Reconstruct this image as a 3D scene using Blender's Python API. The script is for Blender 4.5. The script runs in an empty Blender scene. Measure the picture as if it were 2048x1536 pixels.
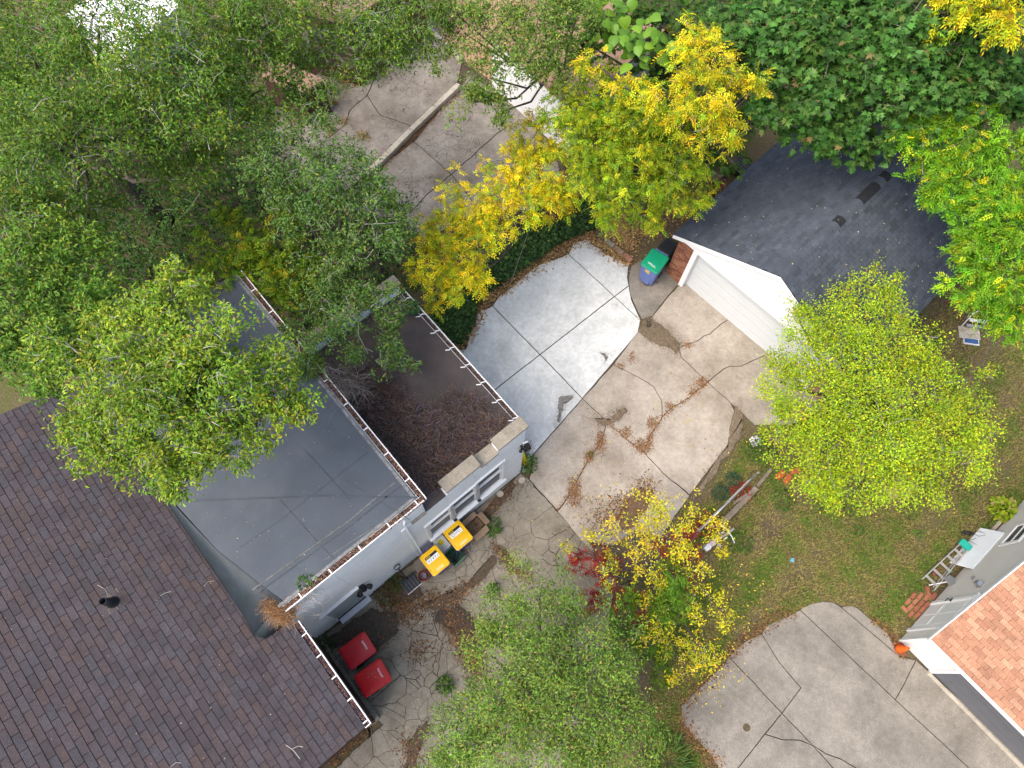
import bpy, math, random
import numpy as np
from mathutils import Matrix, Vector

# ------------------------------------------------------------------ camera, sky, sun, exposure
S = bpy.context.scene
C = S.collection
CAM_H = 21.0
FOCAL = 1420.0                      # in pixels of a 2048 x 1536 image
TILT = math.radians(21.975)
ROLL = math.radians(3.40)
cd = bpy.data.cameras.new('camera')
cd.sensor_fit = 'HORIZONTAL'; cd.sensor_width = 36.0; cd.lens = FOCAL / 2048 * 36.0
cd.clip_start = 0.1; cd.clip_end = 2000
cam = bpy.data.objects.new('camera', cd); C.objects.link(cam)
ROT = Matrix.Rotation(TILT, 3, 'X') @ Matrix.Rotation(ROLL, 3, 'Z')
cam.matrix_world = Matrix.Translation((0, 0, CAM_H)) @ ROT.to_4x4()
S.camera = cam

SUN_AZ = math.radians(238)          # bearing of the sun, clockwise from +Y
SUN_EL = math.radians(57)
w = bpy.data.worlds.new('World'); S.world = w; w.use_nodes = True
nt = w.node_tree; bg = nt.nodes['Background']
sky = nt.nodes.new('ShaderNodeTexSky'); sky.sky_type = 'NISHITA'; sky.sun_disc = False
sky.sun_elevation = SUN_EL; sky.sun_rotation = SUN_AZ
sky.dust_density = 5.0; sky.air_density = 1.0; sky.ozone_density = 0.3
nt.links.new(sky.outputs[0], bg.inputs[0]); bg.inputs[1].default_value = 0.15
sl = bpy.data.lights.new('sun', 'SUN'); sl.energy = 0.9; sl.angle = math.radians(40); sl.color = (1, .975, .945)
so = bpy.data.objects.new('sun', sl); C.objects.link(so)
sd = Vector((math.sin(SUN_AZ) * math.cos(SUN_EL), math.cos(SUN_AZ) * math.cos(SUN_EL), math.sin(SUN_EL)))
so.rotation_euler = sd.to_track_quat('Z', 'Y').to_euler()
S.view_settings.view_transform = 'Standard'; S.view_settings.look = 'None'
S.view_settings.exposure = 1.18; S.view_settings.gamma = 1.0

S.cycles.max_bounces = 5; S.cycles.diffuse_bounces = 3; S.cycles.glossy_bounces = 2; S.cycles.transmission_bounces = 3

# ------------------------------------------------------------------ image coordinate helpers
RN = np.array(ROT)
def G(u, v, z=0.0):
    """metres of the point at height z that the image shows at pixel (u, v)"""
    d = RN @ np.array([(u - 1024) / FOCAL, -(v - 768) / FOCAL, -1.0])
    t = (z - CAM_H) / d[2]
    return np.array([d[0] * t, d[1] * t, z])
def PX(p):
    d = RN.T @ (np.asarray(p, float) - np.array([0, 0, CAM_H]))
    return 1024 - d[0] / d[2] * FOCAL, 768 + d[1] / d[2] * FOCAL
def mpp(u, v, z):                   # metres per image pixel at that point
    d = RN.T @ (G(u, v, z) - np.array([0, 0, CAM_H]))
    return -d[2] / FOCAL

class Frame:
    def __init__(s, o, deg): s.o = np.array([o[0], o[1], 0.0]); s.a = math.radians(deg)
    def w(s, x, y, z=0.0):
        c, n = math.cos(s.a), math.sin(s.a)
        return np.array([s.o[0] + x * c - y * n, s.o[1] + x * n + y * c, z])
    def l(s, p):
        c, n = math.cos(s.a), math.sin(s.a); d = np.asarray(p) - s.o
        return np.array([d[0] * c + d[1] * n, -d[0] * n + d[1] * c, p[2]])
HF = Frame((0.417, 5.597), 43.5)    # house
GF = Frame((5.019, 12.88), -43.0)   # garage
NF = Frame((11.337, 1.397), 44.0)   # neighbour's garage

# ------------------------------------------------------------------ objects
def link(o, parent=None, label=None, cat=None, group=None, kind=None):
    C.objects.link(o)
    if parent is not None: o.parent = parent
    if label: o['label'] = label
    if cat: o['category'] = cat
    if group: o['group'] = group
    if kind: o['kind'] = kind
    return o
def empty(name, loc=(0, 0, 0), rz=0.0, **k):
    o = bpy.data.objects.new(name, None); o.empty_display_size = .2
    o.location = loc; o.rotation_euler = (0, 0, rz); return link(o, **k)

class MB:
    def __init__(s): s.v = []; s.f = []; s.m = []
    def add(s, vs, fs, m=0):
        n = len(s.v); s.v += [tuple(map(float, p)) for p in vs]
        for f in fs: s.f.append(tuple(i + n for i in f)); s.m.append(m)
        return s
    def box(s, x0, x1, y0, y1, z0, z1, m=0):
        return s.add([(x0,y0,z0),(x1,y0,z0),(x1,y1,z0),(x0,y1,z0),(x0,y0,z1),(x1,y0,z1),(x1,y1,z1),(x0,y1,z1)],
                     [(3,2,1,0),(4,5,6,7),(0,1,5,4),(1,2,6,5),(2,3,7,6),(3,0,4,7)], m)
    def hexa(s, b, t, m=0):         # bottom quad, top quad
        return s.add(list(b) + list(t), [(3,2,1,0),(4,5,6,7),(0,1,5,4),(1,2,6,5),(2,3,7,6),(3,0,4,7)], m)
    def bar(s, a, b, wd, ht, m=0, up=(0, 0, 1)):
        a = Vector(a); b = Vector(b); d = (b - a).normalized(); u = Vector(up)
        sx = d.cross(u)
        if sx.length < 1e-4: sx = d.cross(Vector((1, 0, 0)))
        sx.normalize(); u = sx.cross(d)
        q = lambda p: [p - sx*wd/2 - u*ht/2, p + sx*wd/2 - u*ht/2, p + sx*wd/2 + u*ht/2, p - sx*wd/2 + u*ht/2]
        return s.hexa(q(a), q(b), m)
    def prism(s, pts, z0, z1, m=0, cap=True):
        n = len(pts); a = sum(pts[i][0]*pts[(i+1)%n][1] - pts[(i+1)%n][0]*pts[i][1] for i in range(n))
        if a < 0: pts = pts[::-1]
        fs = [tuple(range(n, 2*n))] + [(i, (i+1)%n, n+(i+1)%n, n+i) for i in range(n)]
        if cap: fs.append(tuple(range(n-1, -1, -1)))
        return s.add([(p[0], p[1], z0) for p in pts] + [(p[0], p[1], z1) for p in pts], fs, m)
    def loft(s, rings, m=0, cap0=True, cap1=True):
        n = len(rings[0]); fs = []
        for k in range(len(rings) - 1):
            for i in range(n): fs.append((k*n+i, k*n+(i+1)%n, (k+1)*n+(i+1)%n, (k+1)*n+i))
        if cap0: fs.append(tuple(range(n-1, -1, -1)))
        if cap1: fs.append(tuple(range((len(rings)-1)*n, len(rings)*n)))
        return s.add([p for r in rings for p in r], fs, m)
    def tube(s, pts, r, n=6, m=0):
        pts = [Vector(p) for p in pts]; rs = r if isinstance(r, (list, tuple)) else [r]*len(pts)
        rings = []
        u = Vector((0.13, 0.21, 1)).normalized()
        for i, p in enumerate(pts):
            d = (pts[min(i+1, len(pts)-1)] - pts[max(i-1, 0)]).normalized()
            x = d.cross(u)
            if x.length < 1e-3: x = d.cross(Vector((1, 0, 0)))
            x.normalize(); y = d.cross(x)
            rings.append([p + (x*math.cos(2*math.pi*k/n) + y*math.sin(2*math.pi*k/n))*rs[i] for k in range(n)])
        return s.loft(rings, m)
    def lathe(s, prof, n=20, c=(0, 0, 0), m=0, cap0=True, cap1=True):
        return s.loft([[(c[0]+r*math.cos(2*math.pi*k/n), c[1]+r*math.sin(2*math.pi*k/n), c[2]+z) for k in range(n)] for r, z in prof], m, cap0, cap1)
    def mesh(s, name, mats, smooth=False):
        me = bpy.data.meshes.new(name); me.from_pydata(s.v, [], s.f)
        for mt in (mats if isinstance(mats, (list, tuple)) else [mats]): me.materials.append(mt)
        if any(s.m): me.polygons.foreach_set('material_index', s.m)
        if smooth: me.polygons.foreach_set('use_smooth', [True]*len(s.f))
        me.update(); return me
    def build(s, name, mats, parent=None, smooth=False, bevel=0, **k):
        o = bpy.data.objects.new(name, s.mesh(name, mats, smooth)); link(o, parent, **k)
        if bevel:
            b = o.modifiers.new('bevel', 'BEVEL'); b.width = bevel; b.segments = 2; b.limit_method = 'ANGLE'
        return o

def rrect(wd, dp, r, z, n=4, cx=0, cy=0):
    out = []
    for sx, sy, a0 in ((1,1,0), (-1,1,90), (-1,-1,180), (1,-1,270)):
        for i in range(n+1):
            a = math.radians(a0 + 90*i/n)
            out.append((cx + sx*(wd/2-r) + r*math.cos(a), cy + sy*(dp/2-r) + r*math.sin(a), z))
    return out

# ------------------------------------------------------------------ materials
def nodes(name):
    m = bpy.data.materials.new(name); m.use_nodes = True
    t = m.node_tree; return m, t, t.nodes['Principled BSDF']
def N(t, typ, **k):
    n = t.nodes.new(typ)
    for a, b in k.items(): setattr(n, a, b)
    return n
def noise(t, co, scale, detail=5, rough=.55):
    n = N(t, 'ShaderNodeTexNoise'); n.inputs['Scale'].default_value = scale
    n.inputs['Detail'].default_value = detail; n.inputs['Roughness'].default_value = rough
    t.links.new(co, n.inputs['Vector']); return n.outputs['Fac']
def ramp(t, fac, stops):
    r = N(t, 'ShaderNodeValToRGB'); e = r.color_ramp.elements
    while len(e) > 1: e.remove(e[-1])
    e[0].position = stops[0][0]; e[0].color = (*stops[0][1], 1)
    for p, c in stops[1:]:
        x = e.new(p); x.color = (*c, 1)
    t.links.new(fac, r.inputs[0]); return r.outputs[0]
def mix(t, a, b, fac, typ='MIX'):
    n = N(t, 'ShaderNodeMix', data_type='RGBA', blend_type=typ)
    for sock, val in ((n.inputs[0], fac), (n.inputs[6], a), (n.inputs[7], b)):
        if isinstance(val, (int, float)): sock.default_value = val
        elif isinstance(val, tuple): sock.default_value = (*val, 1)
        else: t.links.new(val, sock)
    return n.outputs[2]
def g3(x): return (x, x, x)
def pm(name, col, var=.18, scale=3., rough=.8, fine=.12, fscale=60., bump=.15, bscale=80., metal=0., blotch=None, sscale=.6, slo=.5, shi=.75, spec=.3, rnd=.0, world=False):
    m, t, p = nodes(name)
    tc = N(t, 'ShaderNodeTexCoord'); co = tc.outputs['Object']
    if world:
        ge = N(t, 'ShaderNodeNewGeometry'); co = ge.outputs['Position']
    a = tuple(c*(1-var) for c in col); b = tuple(min(1, c*(1+var)) for c in col)
    c = ramp(t, noise(t, co, scale, 6, .6), [(.3, a), (.7, b)])
    if fine: c = mix(t, c, ramp(t, noise(t, co, fscale, 3, .7), [(.3, g3(1-fine*2)), (.72, g3(1+fine))]), 1., 'MULTIPLY')
    if blotch: c = mix(t, c, blotch, ramp(t, noise(t, co, sscale, 6, .65), [(slo, g3(0)), (shi, g3(1))]))
    if rnd:
        oi = N(t, 'ShaderNodeObjectInfo')
        c = mix(t, c, ramp(t, oi.outputs['Random'], [(0, g3(1-rnd)), (1, g3(1+rnd*.6))]), 1., 'MULTIPLY')
    t.links.new(c, p.inputs['Base Color'])
    p.inputs['Roughness'].default_value = rough; p.inputs['Metallic'].default_value = metal
    p.inputs['Specular IOR Level'].default_value = spec
    if bump:
        bn = N(t, 'ShaderNodeBump'); bn.inputs['Strength'].default_value = bump; bn.inputs['Distance'].default_value = .02
        t.links.new(noise(t, co, bscale, 4, .65), bn.inputs['Height']); t.links.new(bn.outputs[0], p.inputs['Normal'])
    return m
def leafmat(name, trans=.35, rough=.5):
    m, t, p = nodes(name)
    a = N(t, 'ShaderNodeVertexColor', layer_name='col')
    t.links.new(a.outputs[0], p.inputs['Base Color']); p.inputs['Roughness'].default_value = rough
    p.inputs['Specular IOR Level'].default_value = .25
    tr = N(t, 'ShaderNodeBsdfTranslucent'); t.links.new(a.outputs[0], tr.inputs[0])
    mx = N(t, 'ShaderNodeMixShader'); mx.inputs[0].default_value = trans
    t.links.new(p.outputs[0], mx.inputs[1]); t.links.new(tr.outputs[0], mx.inputs[2])
    t.links.new(mx.outputs[0], t.nodes['Material Output'].inputs[0]); return m

M = {}
def concrete(name, col, spot, crack=False, blotch=(.2, .15, .1), slo=.5, shi=.8, sscale=.5):
    """cast concrete: broad mottling, stains, exposed grit and pin holes"""
    m, t, p = nodes(name)
    ge = N(t, 'ShaderNodeNewGeometry'); co = ge.outputs['Position']
    c = ramp(t, noise(t, co, .9, 8, .65), [(.28, tuple(x*.72 for x in col)), (.5, col), (.75, tuple(min(1, x*1.16) for x in col))])
    c = mix(t, c, blotch, ramp(t, noise(t, co, sscale, 9, .7), [(slo, g3(0)), (shi, g3(.75))]))
    c = mix(t, c, ramp(t, noise(t, co, 9, 5, .75), [(.3, g3(.8)), (.65, g3(1.1))]), 1., 'MULTIPLY')
    c = mix(t, c, ramp(t, noise(t, co, 45, 3, .8), [(.3, g3(1-spot)), (.6, g3(1+spot*.35))]), 1., 'MULTIPLY')
    vo = N(t, 'ShaderNodeTexVoronoi'); vo.inputs['Scale'].default_value = 11; t.links.new(co, vo.inputs['Vector'])
    c = mix(t, c, tuple(x*.35 for x in col), ramp(t, vo.outputs['Distance'], [(.04, g3(.8)), (.10, g3(0))]))
    if crack:                        # hairline crazing too fine to cut
        v2 = N(t, 'ShaderNodeTexVoronoi', feature='DISTANCE_TO_EDGE'); v2.inputs['Scale'].default_value = 2.6
        wp = N(t, 'ShaderNodeMapping'); t.links.new(co, wp.inputs[0])
        nz = N(t, 'ShaderNodeTexNoise'); nz.inputs['Scale'].default_value = 1.6; nz.inputs['Detail'].default_value = 6
        t.links.new(co, nz.inputs['Vector'])
        ad = N(t, 'ShaderNodeVectorMath', operation='ADD'); t.links.new(co, ad.inputs[0]); t.links.new(nz.outputs['Color'], ad.inputs[1])
        t.links.new(ad.outputs[0], v2.inputs['Vector'])
        ln = ramp(t, v2.outputs['Distance'], [(.008, g3(1)), (.03, g3(0))])
        msk = ramp(t, noise(t, co, .55, 4, .6), [(.47, g3(0)), (.56, g3(.85))])
        c = mix(t, c, (.045, .036, .028), mix(t, ln, msk, 1., 'MULTIPLY'))
    t.links.new(c, p.inputs['Base Color']); p.inputs['Roughness'].default_value = .88; p.inputs['Specular IOR Level'].default_value = .25
    bn = N(t, 'ShaderNodeBump'); bn.inputs['Strength'].default_value = .25; bn.inputs['Distance'].default_value = .01
    t.links.new(noise(t, co, 60, 5, .7), bn.inputs['Height']); t.links.new(bn.outputs[0], p.inputs['Normal'])
    return m
M['tan'] = concrete('tan_concrete', (.365, .325, .275), .28, blotch=(.18, .145, .105), slo=.45, shi=.70)
M['new'] = concrete('new_concrete', (.56, .575, .565), .07, blotch=(.46, .48, .48), slo=.45, shi=.7, sscale=1.2)
M['old'] = concrete('old_concrete', (.250, .225, .180), .28, crack=True, blotch=(.10, .078, .055), slo=.44, shi=.72, sscale=.8)
M['apron'] = concrete('apron_concrete', (.245, .224, .190), .34, blotch=(.115, .105, .09), slo=.44, shi=.68, sscale=.55)
M['yard'] = concrete('yard_concrete', (.27, .245, .21), .3, crack=True, blotch=(.105, .085, .062), slo=.42, shi=.66, sscale=.6)
M['curb'] = concrete('curb_concrete', (.42, .38, .31), .3, blotch=(.2, .17, .12), slo=.5, shi=.8, sscale=2.)
M['coping'] = concrete('coping_stone', (.27, .24, .19), .35, blotch=(.13, .12, .08), slo=.45, shi=.75, sscale=2.5)
M['soil'] = pm('soil', (.075, .055, .038), .4, 2., .95, .3, 40, .5, 30, world=True)
M['white'] = pm('white_paint', (.70, .715, .72), .04, 1.5, .55, .03, 30, .05, 40)
M['whitewall'] = pm('white_masonry', (.74, .76, .77), .06, .8, .7, .05, 14, .12, 12, blotch=(.60, .63, .64), sscale=.9, slo=.5, shi=.8)
M['gutter'] = pm('gutter_white', (.80, .80, .80), .05, 4, .4, .05, 40, 0)
M['membrane'] = pm('grey_membrane', (.063, .077, .094), .12, 1.2, .75, .10, 90, .1, 120, blotch=(.084, .096, .11), sscale=.5, slo=.5, shi=.75)
M['flap'] = pm('dark_membrane', (.026, .037, .046), .2, 3, .55, .08, 40, .3, 8)
M['lowroof'] = pm('brown_flat_roof', (.062, .050, .046), .15, 2, .7, .1, 50, .1, 60, blotch=(.085, .068, .060), sscale=1.)
M['metal'] = pm('galvanised_metal', (.50, .51, .52), .12, 6, .35, .08, 60, .03, 40, metal=.8)
M['alu'] = pm('weathered_aluminium', (.42, .41, .39), .15, 6, .45, .15, 60, .05, 40, metal=.35)
M['black'] = pm('black_plastic', (.018, .019, .021), .2, 5, .45, .1, 60, .03, 40)
M['dark'] = pm('dark_gap', (.02, .018, .016), .2, 5, .9, .1, 60, 0)
M['bark'] = pm('bark', (.12, .10, .08), .35, 6, .95, .35, 30, .7, 25)
M['twig'] = pm('pale_twig', (.26, .24, .20), .25, 6, .9, .1, 60, 0)
M['twigp'] = pm('bleached_bark', (.42, .40, .36), .2, 6, .9, .1, 60, 0)
M['twigd'] = pm('dark_twig', (.10, .08, .065), .3, 6, .9, .1, 60, 0)
M['wood'] = pm('weathered_wood', (.20, .165, .13), .3, 5, .9, .2, 40, .3, 30)
M['leaf'] = leafmat('leaf')
M['leafdry'] = leafmat('dry_leaf', .15, .8)
M['glass'] = pm('window_glass', (.030, .035, .045), .2, 2, .35, 0, 10, 0, spec=.15)

# ------------------------------------------------------------------ ground and pavements
def ground_mat():
    m, t, p = nodes('ground_soil_and_turf')
    ge = N(t, 'ShaderNodeNewGeometry'); co = ge.outputs['Position']
    c = ramp(t, noise(t, co, .55, 9, .65), [(.3, (.060, .046, .032)), (.48, (.125, .098, .060)), (.62, (.105, .105, .042)), (.8, (.060, .085, .025))])
    c = mix(t, c, ramp(t, noise(t, co, 14, 6, .8), [(.3, g3(.55)), (.7, g3(1.3))]), 1., 'MULTIPLY')
    t.links.new(c, p.inputs['Base Color']); p.inputs['Roughness'].default_value = .97; p.inputs['Specular IOR Level'].default_value = .1
    bn = N(t, 'ShaderNodeBump'); bn.inputs['Strength'].default_value = .6; bn.inputs['Distance'].default_value = .03
    t.links.new(noise(t, co, 22, 6, .75), bn.inputs['Height']); t.links.new(bn.outputs[0], p.inputs['Normal'])
    return m
M['ground'] = ground_mat()
MB().add([(-400, -400, 0), (400, -400, 0), (400, 400, 0), (-400, 400, 0)], [(0, 1, 2, 3)]).build('ground', M['ground'], kind='structure')

def wob(p, amp):
    x, y = p
    return (x + amp*(math.sin(7.3*x + 3.1*y) + .7*math.sin(17.1*y - 9.7*x) + .5*math.sin(31*x + 27*y)),
            y + amp*(math.sin(6.7*y - 4.3*x) + .7*math.sin(15.3*x + 11.9*y) + .5*math.sin(29*y - 33*x)))
def densify(pts, step=.16):
    out = []
    for i in range(len(pts)):
        a = np.array(pts[i][:2]); b = np.array(pts[(i+1) % len(pts)][:2]); n = max(1, int(np.linalg.norm(b-a)/step))
        for k in range(n): out.append(tuple(a + (b-a)*k/n))
    return out
def area(p): return .5*sum(p[i][0]*p[(i+1) % len(p)][1] - p[(i+1) % len(p)][0]*p[i][1] for i in range(len(p)))
def inset(pts, d):
    if area(pts) < 0: pts = pts[::-1]
    n = len(pts); out = []
    for i in range(n):
        a, b, c = (np.array(pts[j % n]) for j in (i-1, i, i+1))
        e1 = b-a; e2 = c-b; e1 = e1/(np.linalg.norm(e1)+1e-9); e2 = e2/(np.linalg.norm(e2)+1e-9)
        n1 = np.array([-e1[1], e1[0]]); n2 = np.array([-e2[1], e2[0]]); s = n1+n2; L = s @ s
        out.append(tuple(b + (s*2/L if L > .5 else s)*d*1.0))
    return out
def inside(pt, poly):
    x, y = pt; r = False; n = len(poly); j = n-1
    for i in range(n):
        if (poly[i][1] > y) != (poly[j][1] > y) and x < (poly[j][0]-poly[i][0])*(y-poly[i][1])/(poly[j][1]-poly[i][1])+poly[i][0]: r = not r
        j = i
    return r
def inside_np(P, poly):
    x, y = P[:, 0], P[:, 1]; r = np.zeros(len(P), bool); n = len(poly); j = n-1
    for i in range(n):
        xi, yi = poly[i][:2]; xj, yj = poly[j][:2]
        k = (yi > y) != (yj > y)
        r ^= k & (x < (xj-xi)*(y-yi)/((yj-yi) if yj != yi else 1e-9)+xi); j = i
    return r
def pts2(px, z=0.05):
    return [tuple(G(*p, z)[:2]) if len(p) == 2 else tuple(HF.w(p[0], p[1])[:2]) for p in px]
def slab_poly(px, gap=.016, amp=.006, z=.05):
    return inset([wob(p, amp) for p in densify(pts2(px, z))], gap)
def pavement(name, label, outline, polys, mat, z=.05, gap=.016, amp=.006, piece='slab', tilt=.004):
    """a bed sheet with separate slabs standing on it"""
    bed = MB(); bed.prism(pts2(outline, z), -.05, z-.035, 0, cap=False)
    root = bed.build(name, M['soil'], kind='structure', label=label)
    r = random.Random(name)
    for p in polys:
        q = slab_poly(p, gap, amp, z); e = r.uniform(-tilt, tilt)
        b = MB(); b.prism(q, -.02, z+e); o = b.build(piece, mat, root)
    return root

HW = lambda x, y: (x, y, 'h')       # a point in the house frame
# --- the new pale pad beside the low wing
PAD = [
 [(1137,508),(1148,484),(1162,482),(1175,478),(1186,490),(1200,497),(1212,510),(1228,514),(1258,528),(1255,555),(1258,571),(1229,593)],
 [(1229,593),(1258,571),(1263,600),(1273,622),(1281,641)],
 [(985,612),(998,592),(1024,574),(1050,550),(1078,529),(1108,520),(1137,508),(1229,593),(1080,709)],
 [(1080,709),(1229,593),(1281,641),(1276,666),(1165,797)],
 [(985,612),(1080,709),(970,795),HW(.02,3.1),HW(.02,4.4),(905,700),(932,698),(940,668),(950,650),(955,625)],
 [(1080,709),(1165,797),(1070,905),(1046,940),HW(.02,.02),HW(.02,3.1),(970,795)],
]
PAD_OUT = [(1137,508),(1175,478),(1258,528),(1255,555),(1281,641),(1276,666),(1165,797),(1070,905),(1043,944),HW(.02,4.4),(905,700),(950,650),(985,612),(1050,550)]
pavement('concrete_pad', 'pale newly poured concrete pad between the low wing and the old driveway', PAD_OUT, PAD, M['new'], gap=.017, amp=.003)
# --- the curved slab under the green-lidded bin
RND = [(1262,532),(1300,510),(1338,535),(1357,567),(1330,600),(1305,632),(1284,640),(1270,613),(1260,588),(1257,558)]
pavement('bin_slab', 'rounded grey concrete slab under the green lidded bin', RND, [RND], M['apron'], gap=.014, amp=.003)
# --- the old tan driveway before the garage
TAN = [
 [(1288,652),(1305,632),(1357,570),(1377,563),(1464,636),(1442,648),(1420,668),(1408,672),(1395,682),(1372,690),(1358,696),(1330,690),(1300,680)],
 [(1358,696),(1372,690),(1395,682),(1408,672),(1420,668),(1442,648),(1464,636),(1542,704),(1529,711),(1505,722),(1481,733),(1460,733),(1447,738),(1430,752),(1416,765),(1362,714)],
 [(1416,765),(1430,752),(1447,738),(1460,733),(1481,733),(1505,722),(1529,711),(1542,704),(1660,806),(1600,850),(1510,850),(1461,805)],
 [(1283,654),(1300,680),(1330,690),(1358,696),(1362,714),(1416,765),(1397,778),(1379,795),(1345,815),(1324,834),(1324,802),(1308,775),(1286,759),(1258,745),(1227,728)],
 [(1227,728),(1258,745),(1286,759),(1308,775),(1324,802),(1324,834),(1308,858),(1300,872),(1287,904),(1256,880),(1213,843),(1165,797)],
 [(1416,765),(1461,805),(1472,830),(1466,875),(1430,925),(1380,989),(1324,944),(1287,904),(1300,872),(1308,858),(1324,834),(1345,815),(1379,795),(1397,778)],
 [(1165,797),(1213,843),(1208,868),(1196,892),(1177,919),(1163,945),(1142,985),(1115,1021),(1058,958),(1064,940),(1068,908)],
 [(1213,843),(1256,880),(1287,904),(1324,944),(1380,991),(1345,1040),(1300,1110),(1230,1150),(1158,1076),(1115,1023),(1142,985),(1163,945),(1177,919),(1196,892),(1208,868)],
]
TAN_OUT = [(1288,652),(1357,570),(1377,563),(1660,806),(1600,850),(1510,850),(1468,806),(1474,830),(1467,876),(1380,991),(1300,1112),(1230,1152),(1056,957),(1068,906),(1165,797),(1280,662)]
pavement('driveway', 'old tan concrete driveway of cracked panels in front of the garage', TAN_OUT, TAN, M['tan'], gap=.013, amp=.007)

# --- the broken driveway along the white wall: irregular plates
def clip_half(poly, a, nrm):        # keep the side where (p-a).n < 0
    out = []
    for i in range(len(poly)):
        p = np.array(poly[i]); q = np.array(poly[(i+1) % len(poly)]); dp = (p-a) @ nrm; dq = (q-a) @ nrm
        if dp <= 0: out.append(tuple(p))
        if dp*dq < 0: out.append(tuple(p + (q-p)*dp/(dp-dq)))
    return out
OLD_OUT = [(1056,958),(1041,947),HW(-.05,-.03),HW(-3.9,-.03),HW(-7.30,-.02),HW(-7.30,-2.9),HW(-9.8,-2.9),(560,1620),(1100,1620),(1200,1330),(1235,1152),(1158,1076),(1115,1023)]
OUTL = pts2(OLD_OUT)
rng = np.random.default_rng(5)
seeds = [G(u, v)[:2] for u, v in [(1010,1000),(1040,1060),(1085,1060),(1120,1110),(985,1045),(1000,1105),(960,1110),(930,1170),(985,1180),(1050,1150),(890,1190),(870,1240),
  (760,1230),(700,1260),(820,1190),(790,1290),(860,1330),(910,1330),(880,1390),(830,1370),(800,1440),(850,1470),(770,1490),(720,1500),(690,1535),(760,1540),(830,1550),(900,1440),(960,1390),(1000,1300),(1060,1230),(1100,1180),(720,1340),(780,1350),(1180,1130),(910,1260),(950,1230)]]
seeds += [G(u, v)[:2] for u, v in zip(rng.uniform(650, 1150, 22), rng.uniform(980, 1540, 22))]
for u, v, n, s in [(945,1130,26,40),(1010,1075,8,22),(850,1370,26,40),(980,1210,14,35),(820,1460,16,40),(900,1210,12,30),(1080,1120,10,25)]:
    seeds += [G(*(np.array([u, v]) + rng.normal(0, s, 2)))[:2] for _ in range(n)]
seeds = np.array([s for s in seeds if inside(s, OUTL)])
bed = MB(); bed.prism(OUTL, -.05, .012, 0, cap=False)
old = bed.build('broken_driveway', M['soil'], kind='structure', label='broken old concrete drive in irregular plates along the white wall')
rr = random.Random(3)
for i, s in enumerate(seeds):
    poly = list(OUTL); 
    if area(poly) < 0: poly = poly[::-1]
    for j in np.argsort(((seeds-s)**2).sum(1))[1:26]:
        q = seeds[j]; nrm = q-s; poly = clip_half(poly, (s+q)/2, nrm/np.linalg.norm(nrm))
        if len(poly) < 3: break
    if len(poly) < 3 or abs(area(poly)) < .012: continue
    p = inset([wob(x, .016) for x in densify(poly, .07)], rr.choice([.002, .003, .004, .006, .010]))
    if area(p) < .006: continue
    b = MB(); b.prism(p, -.02, .05 + rr.uniform(-.008, .006)); b.build('concrete_piece', M['old'], old)

# --- the neighbour's apron, lower right
edge = [(1362,1413),(1400,1375),(1451,1326),(1461,1307),(1492,1282),(1522,1266),(1533,1252),(1560,1238),(1587,1228),(1599,1219)]
APR = [
 [(1362,1413),(1400,1375),(1451,1326),(1459,1315),(1564,1426),(1530,1467),(1478,1535),(1440,1560),(1436,1534),(1410,1496),(1380,1464),(1366,1446)],
 [(1459,1315),(1470,1300),(1492,1282),(1523,1268),(1559,1326),(1602,1376),(1564,1426)],
 [(1523,1268),(1533,1252),(1560,1238),(1587,1228),(1599,1219),(1791,1400),(1960,1556),(1740,1590),(1712,1536),(1682,1518),(1653,1508),(1624,1490),(1564,1426),(1602,1376),(1559,1326)],
 [(1624,1490),(1653,1508),(1682,1518),(1712,1536),(1740,1590),(1690,1562)],
 [(1599,1219),(1618,1209),(1645,1203),(1666,1204),(1682,1214),(1800,1314),(1832,1320),(1812,1360),(1791,1400)],
 [(1690,1212),(1705,1211),(1717,1218),(1745,1242),(1775,1266),(1789,1293),(1800,1314),(1682,1214)],
 [(1832,1320),(1855,1341),(1960,1435),(2060,1528),(2060,1600),(2000,1600),(1960,1556),(1791,1400),(1812,1360)],
 [(1564,1426),(1624,1490),(1600,1480),(1565,1480),(1530,1468)],
 [(1530,1468),(1565,1480),(1600,1480),(1624,1490),(1690,1562),(1640,1600),(1520,1600),(1440,1562),(1478,1535)],
]
APR_OUT = [(1362,1413),(1451,1326),(1461,1307),(1522,1266),(1599,1219),(1645,1203),(1717,1218),(1775,1266),(1803,1326),(1855,1341),(2060,1528),(2060,1600),(1440,1600),(1436,1534),(1366,1446)]
pavement('parking_apron', 'speckled grey concrete apron in front of the orange roofed garage', APR_OUT, APR, M['apron'], gap=.013, amp=.004)

# --- the paved yard beyond the trees
YARD_OUT = [(520,240),(560,180),(700,100),(850,30),(925,120),(1040,215),(1110,300),(1120,420),(850,480),(700,420),(540,330)]
YARD = [
 [(520,240),(545,200),(610,165),(690,250),(640,290),(700,350),(727,352),(700,420),(540,330)],
 [(610,165),(700,100),(760,130),(735,190),(700,220),(690,250)],
 [(760,130),(850,30),(925,120),(915,165),(822,252),(760,230),(735,190)],
 [(700,220),(735,190),(760,230),(822,252),(760,318),(727,352),(700,350),(640,290),(690,250)],
 [(735,360),(780,318),(828,283),(903,349),(849,393),(800,450),(700,420)],
 [(828,283),(917,175),(940,150),(989,219),(1016,250),(975,284),(903,349)],
 [(903,349),(975,284),(1016,250),(1120,340),(1120,420),(960,420)],
 [(849,393),(903,349),(960,420),(850,480),(800,450)],
 [(940,150),(1040,215),(1110,300),(1120,340),(1016,250),(989,219)],
]
pavement('paved_yard', 'stained grey concrete yard of the house beyond the trees', YARD_OUT, YARD, M['yard'], gap=.018, amp=.012)
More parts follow.
